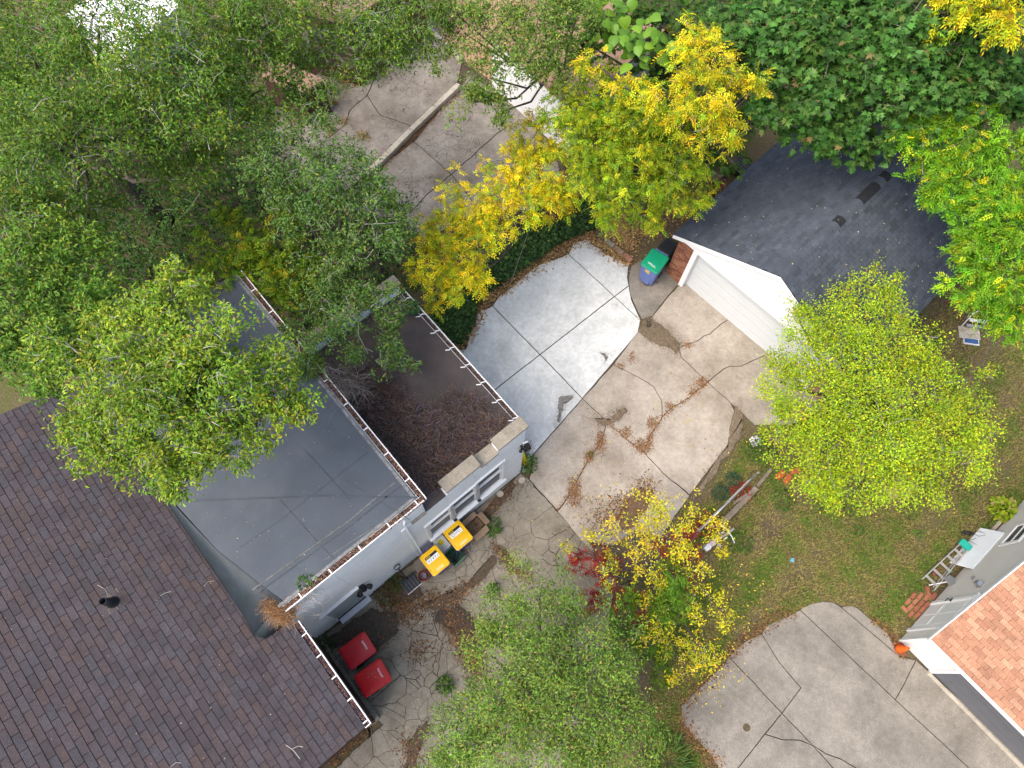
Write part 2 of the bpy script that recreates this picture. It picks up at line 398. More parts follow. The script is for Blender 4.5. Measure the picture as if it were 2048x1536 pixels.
# tan dirt lot beyond the yard
M['tandirt'] = pm('tan_packed_earth', (.36, .22, .14), .1, 1.5, .95, .08, 50, .15, 40, world=True)
LOT = [tuple(G(*p)[:2]) for p in [(840,30),(925,118),(985,165),(1040,200),(1080,60),(1000,-60),(800,-60)]]
MB().prism(LOT, -.02, .03, cap=False).build('dirt_lot', M['tandirt'], kind='structure', label='tan packed earth lot at the top edge')

# ------------------------------------------------------------------ roofs of separate shingles
def shingle_mesh(tab, ex, th, mat, name='shingle', lap=-.010, g=.006):
    b = MB()                        # x along the eave, y up the slope
    b.hexa([(g, 0, -.004), (tab-g, 0, -.004), (tab-g, ex+lap, -.004), (g, ex+lap, -.004)],
           [(g, 0, th), (tab-g, 0, th), (tab-g, ex+lap, .001), (g, ex+lap, .001)])
    return b.mesh(name, mat)
def shingle_roof(parent, frame, o, e, s, le, lsl, tab, ex, th, mats, weights, maxobj, seed, clip=None, gap=(.006, -.010)):
    """courses of tabs over the deck plane (origin o, unit eave vector e, unit slope vector s, in the parent's frame)"""
    o = Vector(o); e = Vector(e).normalized(); s = Vector(s).normalized(); n = e.cross(s).normalized()
    if n.z < 0: n = -n
    rnd = random.Random(seed)
    flip = e.cross(s).z < 0
    R3 = Matrix((e, s, n)).transposed()
    if flip: R3 = Matrix((-e, s, n)).transposed()
    cells = []
    nc = int(lsl/ex)
    for c in range(nc):
        off = (c*.37 % 1)*tab + rnd.uniform(-.02, .02)
        k = -1
        while k*tab + off < le:
            a = k*tab + off; k += 1
            a1 = min(a + tab, le); a = max(a, 0.0)
            if a1 - a < .04: continue
            fr = (a1-a)/tab
            p = o + e*(a1 if flip else a) + s*(c*ex) + n*.004
            mid = p + (-e if flip else e)*tab*fr/2 + s*ex/2
            if clip and not clip(mid): continue
            cells.append((p, mid, rnd.choices(range(len(mats)), weights)[0], rnd.uniform(-.002, .003), fr))
    def score(cel):
        wv = frame.w(cel[1].x, cel[1].y, cel[1].z); u, v = PX(wv)
        inf = 0 <= u <= 2048 and 0 <= v <= 1536
        return (0 if inf else 1, np.linalg.norm(wv - np.array([0, 0, CAM_H])))
    cells.sort(key=score)
    protos = [shingle_mesh(tab, ex, th, m, lap=gap[1], g=gap[0]) for m in mats]
    for p, mid, mi, dz, fr in cells[:maxobj]:
        ob = bpy.data.objects.new('shingle', protos[mi])
        ob.matrix_local = Matrix.Translation(p + n*dz) @ R3.to_4x4() @ Matrix.Diagonal((fr, 1, 1, 1)); C.objects.link(ob); ob.parent = parent
    rest = cells[maxobj:]
    if rest:
        b = MB(); base = shingle_mesh(tab, ex, th, mats[0], 'tmp', lap=gap[1], g=gap[0]); vs = [v.co.copy() for v in base.vertices]; fs = [tuple(f.vertices) for f in base.polygons]
        for p, mid, mi, dz, fr in rest: b.add([p + n*dz + R3 @ Vector((v.x*fr, v.y, v.z)) for v in vs], fs, mi)
        b.build('further_shingles', mats, parent, kind='stuff')
    return len(cells)
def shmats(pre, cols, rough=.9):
    return [pm('%s_shingle_%s' % (pre, 'abcdefgh'[i]), c, .16, 2.5, rough, .28, 55, .35, 90, rnd=.08, world=True, blotch=tuple(x*.62 for x in c), sscale=.35, slo=.52, shi=.72) for i, c in enumerate(cols)]  # broad darker blotches at random across the courses
def gutter(b, a, c, wd, dp, m=0, side=1):
    """open channel from a to c; side = where the outer lip stands"""
    a = Vector(a); c = Vector(c); d = (c-a).normalized(); sx = Vector((d.y, -d.x, 0))*side
    for off, hh, zz, ww in ((wd/2, .10, -dp/2+.01, .022), (-wd/2, .08, -dp/2-.01, .008)):
        b.bar(a + sx*off + Vector((0, 0, zz)), c + sx*off + Vector((0, 0, zz)), ww, dp, m)
    b.bar(a + Vector((0, 0, -dp)), c + Vector((0, 0, -dp)), wd, .006, m); b.bar(a + Vector((0, 0, -dp*.55)) - sx*.012, c + Vector((0, 0, -dp*.55)) - sx*.012, wd-.03, .004, 1)
    return b

# ------------------------------------------------------------------ the house
house = empty('house', (*HF.o[:2], 0), HF.a, label='white walled house with brown shingles, grey flat roof and a low wing', cat='house')
M['muck'] = pm('gutter_muck', (.05, .036, .03), .3, 8, .95, .3, 40, .3)
WZ = 3.92
b = MB()
# low wing: right wall, rear wall, and the front wall with its three window openings
wins = [(-1.60, -.76, 1.12, 2.95), (-2.46, -1.68, 1.12, 2.85), (-3.30, -2.54, 1.12, 2.75)]
b.box(-.25, 0, .25, 5.2, 0, WZ-.121)
b.box(-3.9, 0, 5.2, 5.45, 0, WZ+.45)
xs = [-3.9]
for x0, x1, z0, z1 in sorted(wins): xs += [x0, x1]
xs.append(0)
for i in range(0, len(xs), 2): b.box(xs[i], xs[i+1], 0, .25, 0, 3.99)
for x0, x1, z0, z1 in wins: b.box(x0, x1, 0, .25, 0, z0); b.box(x0, x1, 0, .25, z1, 3.99)
b.box(-.92, -.02, .004, .246, 3.99, 4.38); b.box(-1.48, -.92, .006, .244, 3.99, 4.11); b.box(-2.50, -1.48, .004, .246, 3.99, 4.34)
b.build('wing_wall', M['whitewall'], house, bevel=.008)
b = MB()                            # tall block with a door opening
b.box(-3.9, -3.15, .25, 7.6, WZ-.5, 5.0); b.box(-6.72, -6.70, .03, .30, 0, 5.0); b.box(-7.36, -6.72, .03, .30, 0, 4.0); b.box(-5.62, -3.16, .03, .30, 0, 5.0); b.box(-6.70, -5.62, .03, .30, 2.14, 5.0)
b.box(-3.9, -3.62, .30, 7.6, 0, WZ-.5); b.box(-6.8, -3.16, 7.6, 7.8, 0, 4.97); b.box(-6.7, -6.5, .30, 7.6, 0, 4.97)
b.build('tower_wall', M['whitewall'], house, bevel=.008)
MB().box(-3.16, -.02, .252, 5.2, WZ-.12, WZ+.012).build('low_roof', M['lowroof'], house)
# stepped parapet copings
for x0, x1, z in ((-.92, .04, 4.38), (-1.48, -.92, 4.11), (-2.54, -1.48, 4.34)):
    MB().box(x0, x1, -.05, .30, z, z+.10).build('coping_stone', M['coping'], house, bevel=.012)
MB().box(-3.60, -3.17, -.04, .29, 3.99, 4.07).build('coping_stone', M['coping'], house, bevel=.012)
MB().box(-.80, .05, 5.16, 5.50, WZ+.45, WZ+.54).build('coping_stone', M['coping'], house, bevel=.012)
MB().box(-3.08, -.815, 5.16, 5.50, WZ+.45, WZ+.54).build('coping_stone', M['coping'], house, bevel=.012)
b = MB()                            # thin white drip edge under the copings
for x0, x1, z in ((-.90, .03, 4.355), (-1.46, -.94, 4.085), (-2.52, -1.50, 4.315)): b.box(x0, x1, -.03, -.002, z-.02, z+.02)
b.build('drip_edge', M['white'], house)
# wing gutter with leaf-filled channel and hooked hangers
gt = gutter(MB(), (.05, .30, WZ+.03), (.05, 5.15, WZ+.03), .13, .10, side=1).build('gutter', [M['gutter'], M['muck']], house)
for i in range(8):
    y = .42 + i*.64
    b = MB(); b.tube([(.11, y, WZ+.04), (.0, y+.05, WZ+.05), (-.06, y+.02, WZ+.06), (-.14, y+.10, WZ+.01)], .016, 5); b.build('gutter_hook', M['gutter'], gt)
# windows
for x0, x1, z0, z1 in wins:
    b = MB()
    b.box(x0-.08, x0, -.045, .02, z0-.06, z1+.09); b.box(x1, x1+.08, -.045, .02, z0-.06, z1+.09); b.box(x0, x1, -.047, .02, z1, z1+.10)
    wn = b.build('window', M['white'], house, bevel=.006)
    zm = (z0+z1)/2
    f = MB()
    for a, c, y0 in ((z0, zm, .015), (zm, z1, .05)):
        f.box(x0+.002, x0+.06, y0, y0+.035, a, c); f.box(x1-.06, x1-.002, y0, y0+.035, a, c); f.box(x0+.06, x1-.06, y0, y0+.035, a, a+.06); f.box(x0+.06, x1-.06, y0, y0+.035, c-.06, c-.002)
    f.build('sash', M['white'], wn, bevel=.004)
    MB().box(x0+.06, x1-.06, .028, .034, z0+.06, zm-.06).box(x0+.06, x1-.06, .063, .069, zm+.06, z1-.06).build('pane', M['glass'], wn)
    MB().box(x0-.10, x1+.10, -.11, .05, z0-.07, z0).build('sill', M['white'], wn, bevel=.006)
    k = MB()
    for i in range(9):
        z = z0+.12+i*.09
        k.box(x0+.07, x1-.07, .10, .125, z, z+.012)
    k.build('blind', pm('blind_%d' % int(-x0*100), (.13, .14, .165), .1, 4, .6), wn)
# door in the tall wall
b = MB(); b.box(-6.66, -5.66, .06, .10, .16, 2.08)
dr = b.build('door', pm('grey_door', (.34, .37, .38), .08, 3, .6), house, bevel=.01)
MB().box(-6.70, -6.64, .01, .12, .1, 2.12).box(-5.68, -5.62, .01, .12, .1, 2.12).box(-6.64, -5.68, .01, .12, 2.07, 2.12).build('door_frame', M['white'], dr)
MB().lathe([(.02, 0), (.032, .02), (.03, .05), (.0, .06)], 10, (-5.78, .02, 1.1)).build('handle', M['metal'], dr, smooth=True)
MB().box(-6.62, -5.62, -.13, .03, .05, .17).build('door_step', pm('white_step', (.58, .62, .66), .1, 3, .6), house, bevel=.012)
b = MB(); b.box(-6.76, -5.56, -.045, .03, 2.14, 2.20); b.build('door_head_trim', M['white'], house)
# flood light by the door: plate with two lamp heads
def floodlight(x, z, s, parent):
    b = MB(); b.lathe([(.055*s, 0), (.055*s, .05), (.03*s, .07)], 12, (0, 0, 0))
    o = b.build('flood_light', M['black'], parent, smooth=True); o.location = (x, .03 if s > .9 else 0, z); o.rotation_euler = (math.radians(90), 0, 0)
    for sx, an in ((-1, .35), (1, .35), (0, .9)):
        k = MB(); k.lathe([(.018, 0), (.02, .06), (.05, .09), (.062, .17), (.056, .175)], 12)
        q = k.build('lamp_head', M['black'], o, smooth=True); q.location = (sx*.05*s, -.02, .05); q.scale = (s, s, s); q.rotation_euler = (an+.5, sx*.8, 0)
floodlight(-5.50, 1.95, 1.3, house); floodlight(-.12, 3.05, .75, house)
MB().tube([(-.10, -.06, 3.35), (.02, -.08, 3.32)], .03, 8).build('light_arm', M['white'], house)
# downspout
MB().tube([(-3.72, -.03, 4.86), (-3.75, -.03, 4.6), (-3.78, -.03, .25), (-3.78, -.16, .10)], .033, 8).build('downspout', M['whitewall'], house, smooth=True)
# tall roof: membrane, seams, flap
MEMZ = 5.12
poly = [(-3.27, .20), (-3.27, 7.7), (-7.55, 7.7), (-7.50, 4.4), (-7.22, 2.0), (-6.92, .85), (-6.72, .20)]
MB().box(-3.16, -2.55, -.002, .30, 3.992, 4.004).build('roof_edge', M['lowroof'], house)
mem = MB().prism(poly, MEMZ-.14, MEMZ).build('membrane_roof', M['membrane'], house)
def seam(pts, wd=.05, h=.006, mat='membrane'):
    b = MB()
    for p, q in zip(pts[:-1], pts[1:]): b.bar((*p, MEMZ+h/2), (*q, MEMZ+h/2), wd, h)
    return b.build('seam', M[mat], mem)
M['seamd'] = pm('dark_seam', (.06, .072, .085), .2, 4, .8, .1, 60, 0)
M['seaml'] = pm('pale_seam_dust', (.125, .13, .13), .3, 6, .9, .25, 30, 0)
hl = lambda u, v: tuple(HF.l(G(u, v, MEMZ))[:2])
seam([hl(345, 1003), hl(640, 992), hl(835, 995)], .03, .012, 'seamd')
seam([hl(505, 1180), hl(700, 1040), hl(790, 965)], .035, .010, 'seaml'); seam([hl(512, 1188), hl(706, 1047), hl(800, 972)], .03, .012, 'seamd')
seam([hl(480, 1095), hl(560, 1040), hl(735, 905)], .02, .008, 'seamd')
seam([hl(650, 1120), hl(700, 1085), hl(805, 1020)], .02, .008, 'seaml')
seam([hl(560, 1000), hl(640, 1090), hl(670, 1120)], .02, .008, 'seamd'); seam([hl(610, 900), hl(700, 1000)], .015, .008, 'seamd'); seam([hl(690, 960), hl(820, 1040)], .015, .006, 'seamd')
b = MB()                            # metal edge strip along front and right
b.bar((-6.86, .17, MEMZ-.005), (-3.24, .17, MEMZ-.005), .07, .03); b.bar((-3.24, .17, MEMZ-.004), (-3.24, 7.7, MEMZ-.004), .07, .03)
b.build('edge_strip', pm('grey_edge', (.17, .175, .175), .3, 5, .7, .25, 20, 0), house)
gt = gutter(MB(), (-6.80, .06, MEMZ-.02), (-3.10, .06, MEMZ-.02), .13, .11, side=1).build('gutter', [M['gutter'], M['muck']], house)
for i in range(5): MB().box(-6.4+i*.78, -6.375+i*.78, -.005, .125, MEMZ-.02, MEMZ-.005).build('gutter_strap', M['gutter'], gt)
gt = gutter(MB(), (-3.10, .0, MEMZ-.022), (-3.10, 7.7, MEMZ-.022), .13, .11, side=1).build('gutter', [M['gutter'], M['muck']], house)
for i in range(9): MB().box(-3.165, -3.035, .6+i*.8, .625+i*.8, MEMZ-.02, MEMZ-.005).build('gutter_strap', M['gutter'], gt)
# brown shingle roof
EZ, SL, EX = 4.02, .36, -7.05
sv = Vector((-1, 0, SL)).normalized()
def rz(x): return EZ + SL*(EX - x)
XF, Y0, Y1 = -17.0, -2.85, 8.1
b = MB()
b.hexa([(EX, Y0, EZ-.14), (EX, Y1, EZ-.14), (XF, Y1, rz(XF)-.14), (XF, Y0, rz(XF)-.14)], [(EX, Y0, EZ), (EX, Y1, EZ), (XF, Y1, rz(XF)), (XF, Y0, rz(XF))])
broof = b.build('roof', pm('roof_deck', (.012, .011, .011), .2), house)
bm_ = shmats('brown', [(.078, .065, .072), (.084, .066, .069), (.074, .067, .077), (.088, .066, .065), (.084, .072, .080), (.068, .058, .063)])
inm = [(-3.0, .1), (-3.0, 8), (-7.62, 8), (-7.62, .12)]
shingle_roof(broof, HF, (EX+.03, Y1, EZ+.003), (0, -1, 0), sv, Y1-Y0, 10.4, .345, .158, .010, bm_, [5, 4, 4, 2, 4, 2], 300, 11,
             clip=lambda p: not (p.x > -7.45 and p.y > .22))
# flap between the membrane and the shingles
fe = [(-7.50, 4.4), (-7.38, 3.2), (-7.22, 2.0), (-6.92, .85), (-6.72, .20)]
b = MB()
top = [(x, y, MEMZ+.004) for x, y in fe]; bot = [(-7.70, y, rz(-7.70)+.03) for x, y in fe]; bot[-1] = (-7.74, .20, rz(-7.74)+.03)
mid = [((t[0]*.45+q[0]*.55), (t[1]+q[1])/2, t[2]*.4+q[2]*.6+.03) for t, q in zip(top, bot)]
n = len(fe); b.add(top + mid + bot, [(i, i+1, n+i+1, n+i) for i in range(n-1)] + [(n+i, n+i+1, 2*n+i+1, 2*n+i) for i in range(n-1)])
b.add([(-6.72, .20, MEMZ+.003), (-6.84, -.02, EZ+.10), (-7.60, .0, rz(-7.60)+.035), (-7.74, .20, rz(-7.74)+.032), (-7.25, .20, MEMZ-.35)], [(0, 1, 4), (1, 2, 4), (2, 3, 4), (3, 0, 4)])
fl = b.build('roof_flap', M['flap'], house, smooth=True); sdm = fl.modifiers.new('thick', 'SOLIDIFY'); sdm.thickness = .01
# brown wing: brick wall below the eave, gutter
M['brownbrick'] = pm('brown_brickwork', (.085, .048, .034), .25, 5, .9, .25, 30, .4, 25)
MB().box(-12, -7.36, -2.66, -.0, 0, EZ-.05).build('brown_wall', M['brownbrick'], house)
MB().box(-7.36, -7.24, -2.70, -.02, 0, .22).build('wall_footing', M['old'], house, bevel=.015)
gt = gutter(MB(), (EX+.10, -.10, EZ-.01), (EX+.10, Y0, EZ-.01), .14, .11, side=-1).build('gutter', [M['gutter'], M['muck']], house)
for i in range(5): MB().box(EX+.03, EX+.17, -.45-i*.58, -.425-i*.58, EZ-.01, EZ+.004).build('gutter_strap', M['gutter'], gt)
MB().box(EX+.03, EX+.18, Y0-.012, Y0+.004, EZ-.12, EZ).build('gutter_end', M['gutter'], gt)
# vent pipe
vx, vy = HF.l(G(192, 1200, 5.6))[:2]; vz = rz(vx)
b = MB(); b.lathe([(.08, -.1), (.08, .42), (.068, .42), (.068, .0)], 18, cap0=False, cap1=False); b.lathe([(.15, -.04), (.09, .12)], 18, cap0=False, cap1=False); b.lathe([(.069, .16), (.0, .161)], 18, cap0=False, cap1=False)
vp = b.build('vent_pipe', M['black'], house, smooth=True); vp.location = (vx, vy, vz)
b = MB(); b.bar((.20, .02, -.20*SL+.018), (-.20, .02, .20*SL+.018), .44, .006); q = b.build('flashing', pm('lichen_flashing', (.22, .18, .13), .45, 9, .9, .4, 30), vp)

# ------------------------------------------------------------------ the white-gabled garage
garage = empty('garage', (*GF.o[:2], 0), GF.a, label='white gabled garage with brick corners and dark slate grey shingle roof', cat='garage')
GW, GD, GE, GP = 6.5, 7.4, 2.34, 4.02      # width, depth, eave, peak
OV, OF = .18, .20
gs = (GP-GE)/(GW/2+OV)
M['mortar'] = pm('mortar', (.50, .41, .32), .15, 8, .95, .15, 50, .2, 40)
b = MB(); b.box(0, .57, .03, .25, 0, 2.2); b.box(GW-.57, GW, .03, .25, 0, 2.2); b.box(0, .22, .25, GD, 0, 2.3); b.box(GW-.22, GW, .25, GD, 0, 2.3); b.box(.22, GW-.22, GD-.22, GD, 0, 2.3)
gw = b.build('wall', M['mortar'], garage)
bmats = [pm('garage_brick_'+'abcd'[i], c, .2, 9, .9, .2, 60, .3, 50) for i, c in enumerate([(.26, .10, .06), (.30, .135, .075), (.20, .075, .05), (.33, .17, .10)])]
L = .178
def brick_mesh(l, m): return MB().box(0, l, -.006, .04, 0, .046).mesh('brick', m)
bfull = [brick_mesh(L, m) for m in bmats]; bhalf = [brick_mesh(L*.47, m) for m in bmats]
rb = random.Random(8); far = MB()
for c in range(33):
    x = 0.002; z = .005 + c*.0665; first = c % 2
    while x < .56:
        hlf = first or x + L > .575
        l = L*.47 if hlf else L
        if x + l > .58: break
        o = bpy.data.objects.new('brick', (bhalf if hlf else bfull)[rb.randrange(4)]); C.objects.link(o); o.parent = gw
        o.location = (x, rb.uniform(-.002, .002), z); far.box(GW-.575+x, GW-.575+x+l, .024, .05, z, z+.046, rb.randrange(4))
        x += l + .018; first = 0
far.build('further_bricks', bmats, gw, kind='stuff')
# gable, trim, sectional door
b = MB()
b.add([(-OV, -.06, GE-.16), (GW+OV, -.06, GE-.16), (GW+OV, -.06, GE-.02), (GW/2, -.06, GP-.04), (-OV, -.06, GE-.02),
       (-OV, .22, GE-.16), (GW+OV, .22, GE-.16), (GW+OV, .22, GE-.02), (GW/2, .22, GP-.04), (-OV, .22, GE-.02)],
      [(0, 1, 2, 3, 4), (9, 8, 7, 6, 5), (0, 5, 6, 1), (1, 6, 7, 2), (2, 7, 8, 3), (3, 8, 9, 4), (4, 9, 5, 0)])
M['gable'] = pm('gable_white', (.80, .81, .82), .03, 1, .5, .02, 30, .03, 20)
b.build('gable_panel', M['gable'], garage)
b = MB(); b.box(.575, .74, -.03, .24, 0, 2.19); b.box(GW-.74, GW-.575, -.03, .24, 0, 2.19); b.box(.74, GW-.74, -.028, .24, 2.08, 2.19)
b.build('door_trim', M['gable'], garage, bevel=.008)
gd = MB().box(.74, GW-.74, .22, .24, 0, 2.08).build('garage_door', pm('door_gap_grey', (.12, .13, .14), .1), garage)
M['door'] = pm('garage_door_white', (.52, .545, .555), .04, 1.5, .5, .03, 30, .04, 30)
pan = MB()
for zz in (.0, .135, .27): pan.hexa([(.745, .165, zz+.012), (GW-.745, .165, zz+.012), (GW-.745, .22, zz+.012), (.745, .22, zz+.012)], [(.745, .185, zz+.112), (GW-.745, .185, zz+.112), (GW-.745, .22, zz+.112), (.745, .22, zz+.112)])
pmz = pan.mesh('door_panel', M['door'])
for i in range(5):
    o = bpy.data.objects.new('door_panel', pmz); C.objects.link(o); o.parent = gd; o.location = (0, 0, .012+i*.413)
# roof deck, slate shingles, ridge caps
b = MB()
Rg = (GW/2)
for sx in (-1, 1):
    xe = Rg + sx*(GW/2+OV)
    b.hexa([(xe, -OF, GE-.07), (Rg, -OF, GP-.07), (Rg, GD+.2, GP-.07), (xe, GD+.2, GE-.07)], [(xe, -OF, GE), (Rg, -OF, GP), (Rg, GD+.2, GP), (xe, GD+.2, GE)])
groof = b.build('roof', pm('garage_deck', (.010, .011, .013), .2), garage)
gm = shmats('slate', [(.074, .089, .114), (.081, .096, .122), (.067, .081, .104), (.089, .105, .130), (.058, .070, .088)])
ln = math.hypot(GW/2+OV, GP-GE)
shingle_roof(groof, GF, (-OV-.02, GD+.2, GE+.004), (0, -1, 0), (GW/2+OV, 0, GP-GE), GD+.2+OF, ln, .305, .142, .011, gm, [5, 4, 3, 2, 1], 150, 21, gap=(.0045, -.008))
shingle_roof(groof, GF, (GW+OV+.02, -OF, GE+.004), (0, 1, 0), (-(GW/2+OV), 0, GP-GE), GD+.2+OF, ln, .305, .142, .011, gm, [5, 4, 3, 2, 2], 150, 22, gap=(.005, -.009))
cap = []
for m_ in (gm[1], pm('bare_ridge', (.022, .024, .028), .3, 6, .9, .3, 40)):
    k = MB(); prof = [(-.16, -.075), (-.07, -.02), (0, .0), (.07, -.02), (.16, -.075)]
    k.loft([[(x, 0, z+.018) for x, z in prof] + [(x, 0, z+.004) for x, z in prof[::-1]], [(x, .30, z+.004) for x, z in prof] + [(x, .30, z-.008) for x, z in prof[::-1]]])
    cap.append(k.mesh('ridge_cap', m_))
for i in range(27):
    dk = i in (9, 13, 14, 15, 17, 21)
    o = bpy.data.objects.new('ridge_cap', cap[1 if dk else 0]); C.objects.link(o); o.parent = groof; o.location = (Rg, -OF+i*.29, GP+.012)
b = MB()                            # rake boards and eave drip
for sx in (-1, 1):
    xe = Rg + sx*(GW/2+OV)
    b.add([(xe, -OF-.012, GE-.16), (xe, -OF-.012, GE-.005), (Rg, -OF-.012, GP-.005), (Rg, -OF-.012, GP-.16), (xe, -OF+.02, GE-.16), (xe, -OF+.02, GE-.005), (Rg, -OF+.02, GP-.005), (Rg, -OF+.02, GP-.16)],
          [(0, 1, 2, 3), (7, 6, 5, 4), (0, 4, 5, 1), (1, 5, 6, 2), (3, 2, 6, 7), (0, 3, 7, 4)])
    b.add([(xe, -OF, GE-.16), (Rg, -OF, GP-.16), (Rg, 0, GP-.16), (xe, 0, GE-.16)], [(0, 1, 2, 3)])
b.build('rake_board', M['gable'], garage)

# ------------------------------------------------------------------ the neighbour's orange-roofed garage
nb = empty('neighbour_garage', (*NF.o[:2], 0), NF.a, label='grey sided garage with orange shingle roof at the right edge', cat='garage')
NE, NS = 2.12, .48                   # eave height at x=-.28, slope up along +x
nz = lambda x: NE + NS*(x+.28)
M['siding'] = pm('grey_siding', (.54, .53, .495), .05, 2, .6, .05, 40, 0)
M['sidingw'] = pm('white_siding', (.56, .555, .54), .05, 2, .6, .05, 40, 0)
b = MB(); b.add([(0, -.01, 0), (7, -.01, 0), (7, -.01, nz(3.5)-.1), (3.5, -.01, nz(3.5)-.1), (0, -.01, nz(0)-.1)], [(4, 3, 2, 1, 0)]); b.box(.01, .12, -6, -.012, 0, nz(0)-.1); b.box(6.9, 7, -6, -.02, 0, 3)
nw = b.build('wall', M['siding'], nb)
b = MB(); z = .06; k = 0
cutouts = [(.30, 1.56, 0, 2.18), (3.70, 4.7, .9, 1.85)]
while z < 4.0:
    x0 = 0 if z < nz(0)-.14 else (z-nz(0)+.14)/NS
    spans = [(max(0, x0), 7)]
    for c0, c1, z0, z1 in cutouts:
        if z0-.1 < z < z1: spans = [t for s_, e_ in spans for t in ((s_, min(e_, c0)), (max(s_, c1), e_)) if t[1]-t[0] > .02]
    for s_, e_ in spans:
        b.hexa([(s_, -.008, z), (e_, -.008, z), (e_, .024, z), (s_, .024, z)], [(s_, -.008, z+.105), (e_, -.008, z+.105), (e_, .004, z+.105), (s_, .004, z+.105)])
    z += .10
b.build('siding_boards', M['siding'], nw, kind='stuff')
b = MB(); z = .05
while z < nz(0)-.2:
    b.hexa([(.012, -1.0, z), (-.022, -1.0, z), (-.022, -.02, z), (.012, -.02, z)], [(.012, -1.0, z+.105), (-.003, -1.0, z+.105), (-.003, -.02, z+.105), (.012, -.02, z+.105)]); z += .10
b.build('front_siding_boards', M['sidingw'], nw, kind='stuff')
b = MB(); b.box(-.035, .03, -.02, .035, 0, nz(0)-.12); b.box(-.045, .02, -1.10, -1.0, 0, 2.02); b.box(-.045, .02, -6, -1.10, 1.95, 2.05); b.build('corner_trim', M['white'], nb)
gd2 = MB().box(.02, .05, -6, -1.10, 0, 1.95).build('garage_door', pm('slate_door', (.10, .105, .12), .08, 3, .5, .05), nb)
pm2 = MB().box(-.012, .018, -6, -1.11, .005, .475).mesh('door_panel', pm('slate_panel', (.105, .11, .125), .08, 3, .5, .05))
for i in range(4):
    o = bpy.data.objects.new('door_panel', pm2); C.objects.link(o); o.parent = gd2; o.location = (.0, 0, .008+i*.485)
# roof
b = MB(); x0, x1 = -.28, 3.5
for s0, s1, in ((x0, x1), (7.28, x1)):
    b.hexa([(s0, .20, NE-.08), (s1, .20, nz(x1)-.08), (s1, -6, nz(x1)-.08), (s0, -6, NE-.08)], [(s0, .20, NE), (s1, .20, nz(x1)), (s1, -6, nz(x1)), (s0, -6, NE)])
nroof = b.build('roof', pm('orange_deck', (.09, .05, .035), .2), nb)
om = shmats('orange', [(.40, .205, .125), (.44, .235, .145), (.37, .185, .115), (.47, .27, .17)])
shingle_roof(nroof, NF, (-.30, .20, NE+.004), (0, -1, 0), (1, 0, NS), 6.2, 4.2, .31, .135, .012, om, [4, 4, 2, 2], 280, 31, gap=(.004, -.004))
b = MB(); b.add([(-.29, .19, NE-.13), (-.29, .19, NE+.0), (x1, .19, nz(x1)), (x1, .19, nz(x1)-.13), (-.29, .222, NE-.13), (-.29, .222, NE+.0), (x1, .222, nz(x1)), (x1, .222, nz(x1)-.13)],
                [(3, 2, 1, 0), (4, 5, 6, 7), (1, 2, 6, 5), (0, 4, 7, 3), (0, 1, 5, 4)])
b.box(-.34, -.28, -6, .225, NE-.13, NE+.008); b.box(-.28, 0, -6, .19, NE-.10, NE-.085)
b.build('fascia', M['white'], nb)
# side door, lamp, vent, window
b = MB(); b.box(.45, 1.42, .0, .03, .05, 2.02)
nd = b.build('door', pm('white_door', (.80, .82, .82), .04, 2, .45, .03), nb, bevel=.006)
b = MB(); b.box(.34, .45, -.02, .06, 0, 2.12); b.box(1.42, 1.54, -.02, .06, 0, 2.12); b.box(.45, 1.42, -.02, .058, 2.02, 2.13); b.build('door_frame', M['white'], nd, bevel=.006)
for (xa, xb, za, zb) in ((.55, .90, .2, .8), (.97, 1.32, .2, .8), (.55, .90, .95, 1.85), (.97, 1.32, .95, 1.85)):
    MB().box(xa, xb, .03, .042, za, zb).build('door_panel', M['white'], nd, bevel=.006)
MB().box(1.43, 1.53, .06, .075, .1, 2.05).build('kick_trim', M['white'], nd)
b = MB(); b.box(1.40, 1.52, .06, .09, 1.05, 1.10); b.tube([(1.46, .08, 1.02), (1.46, .13, 1.0), (1.34, .14, .99)], .014, 6); b.build('handle', M['black'], nd)
MB().box(.30, 1.60, .0, .085, 2.13, 2.16).build('head_flashing', M['white'], nb)
b = MB(); b.box(1.90, 2.10, .0, .035, 1.66, 1.86); b.hexa([(1.92, .02, 1.68), (2.08, .02, 1.68), (2.06, .17, 1.70), (1.94, .17, 1.70)], [(1.92, .02, 1.84), (2.08, .02, 1.84), (2.06, .13, 1.80), (1.94, .13, 1.80)]); nv = b.build('vent_hood', M['metal'], nb)
nv.location = (0, .0, 0)
b = MB(); b.box(3.74, 3.84, -.0, .05, .95, 1.80); b.box(3.84, 4.6, 0, .05, 1.72, 1.80); b.box(3.84, 4.6, 0, .05, .95, 1.03); b.box(4.6, 4.7, 0, .05, .95, 1.8)
nwn = b.build('window', M['white'], nb, bevel=.006); MB().box(3.84, 4.6, .005, .015, 1.03, 1.72).build('pane', M['glass'], nwn); MB().box(3.84, 4.6, .016, .035, 1.35, 1.40).build('sash', M['white'], nwn)
MB().box(-.16, -.06, -6, -1.02, 0, .07).build('threshold', M['curb'], nb)

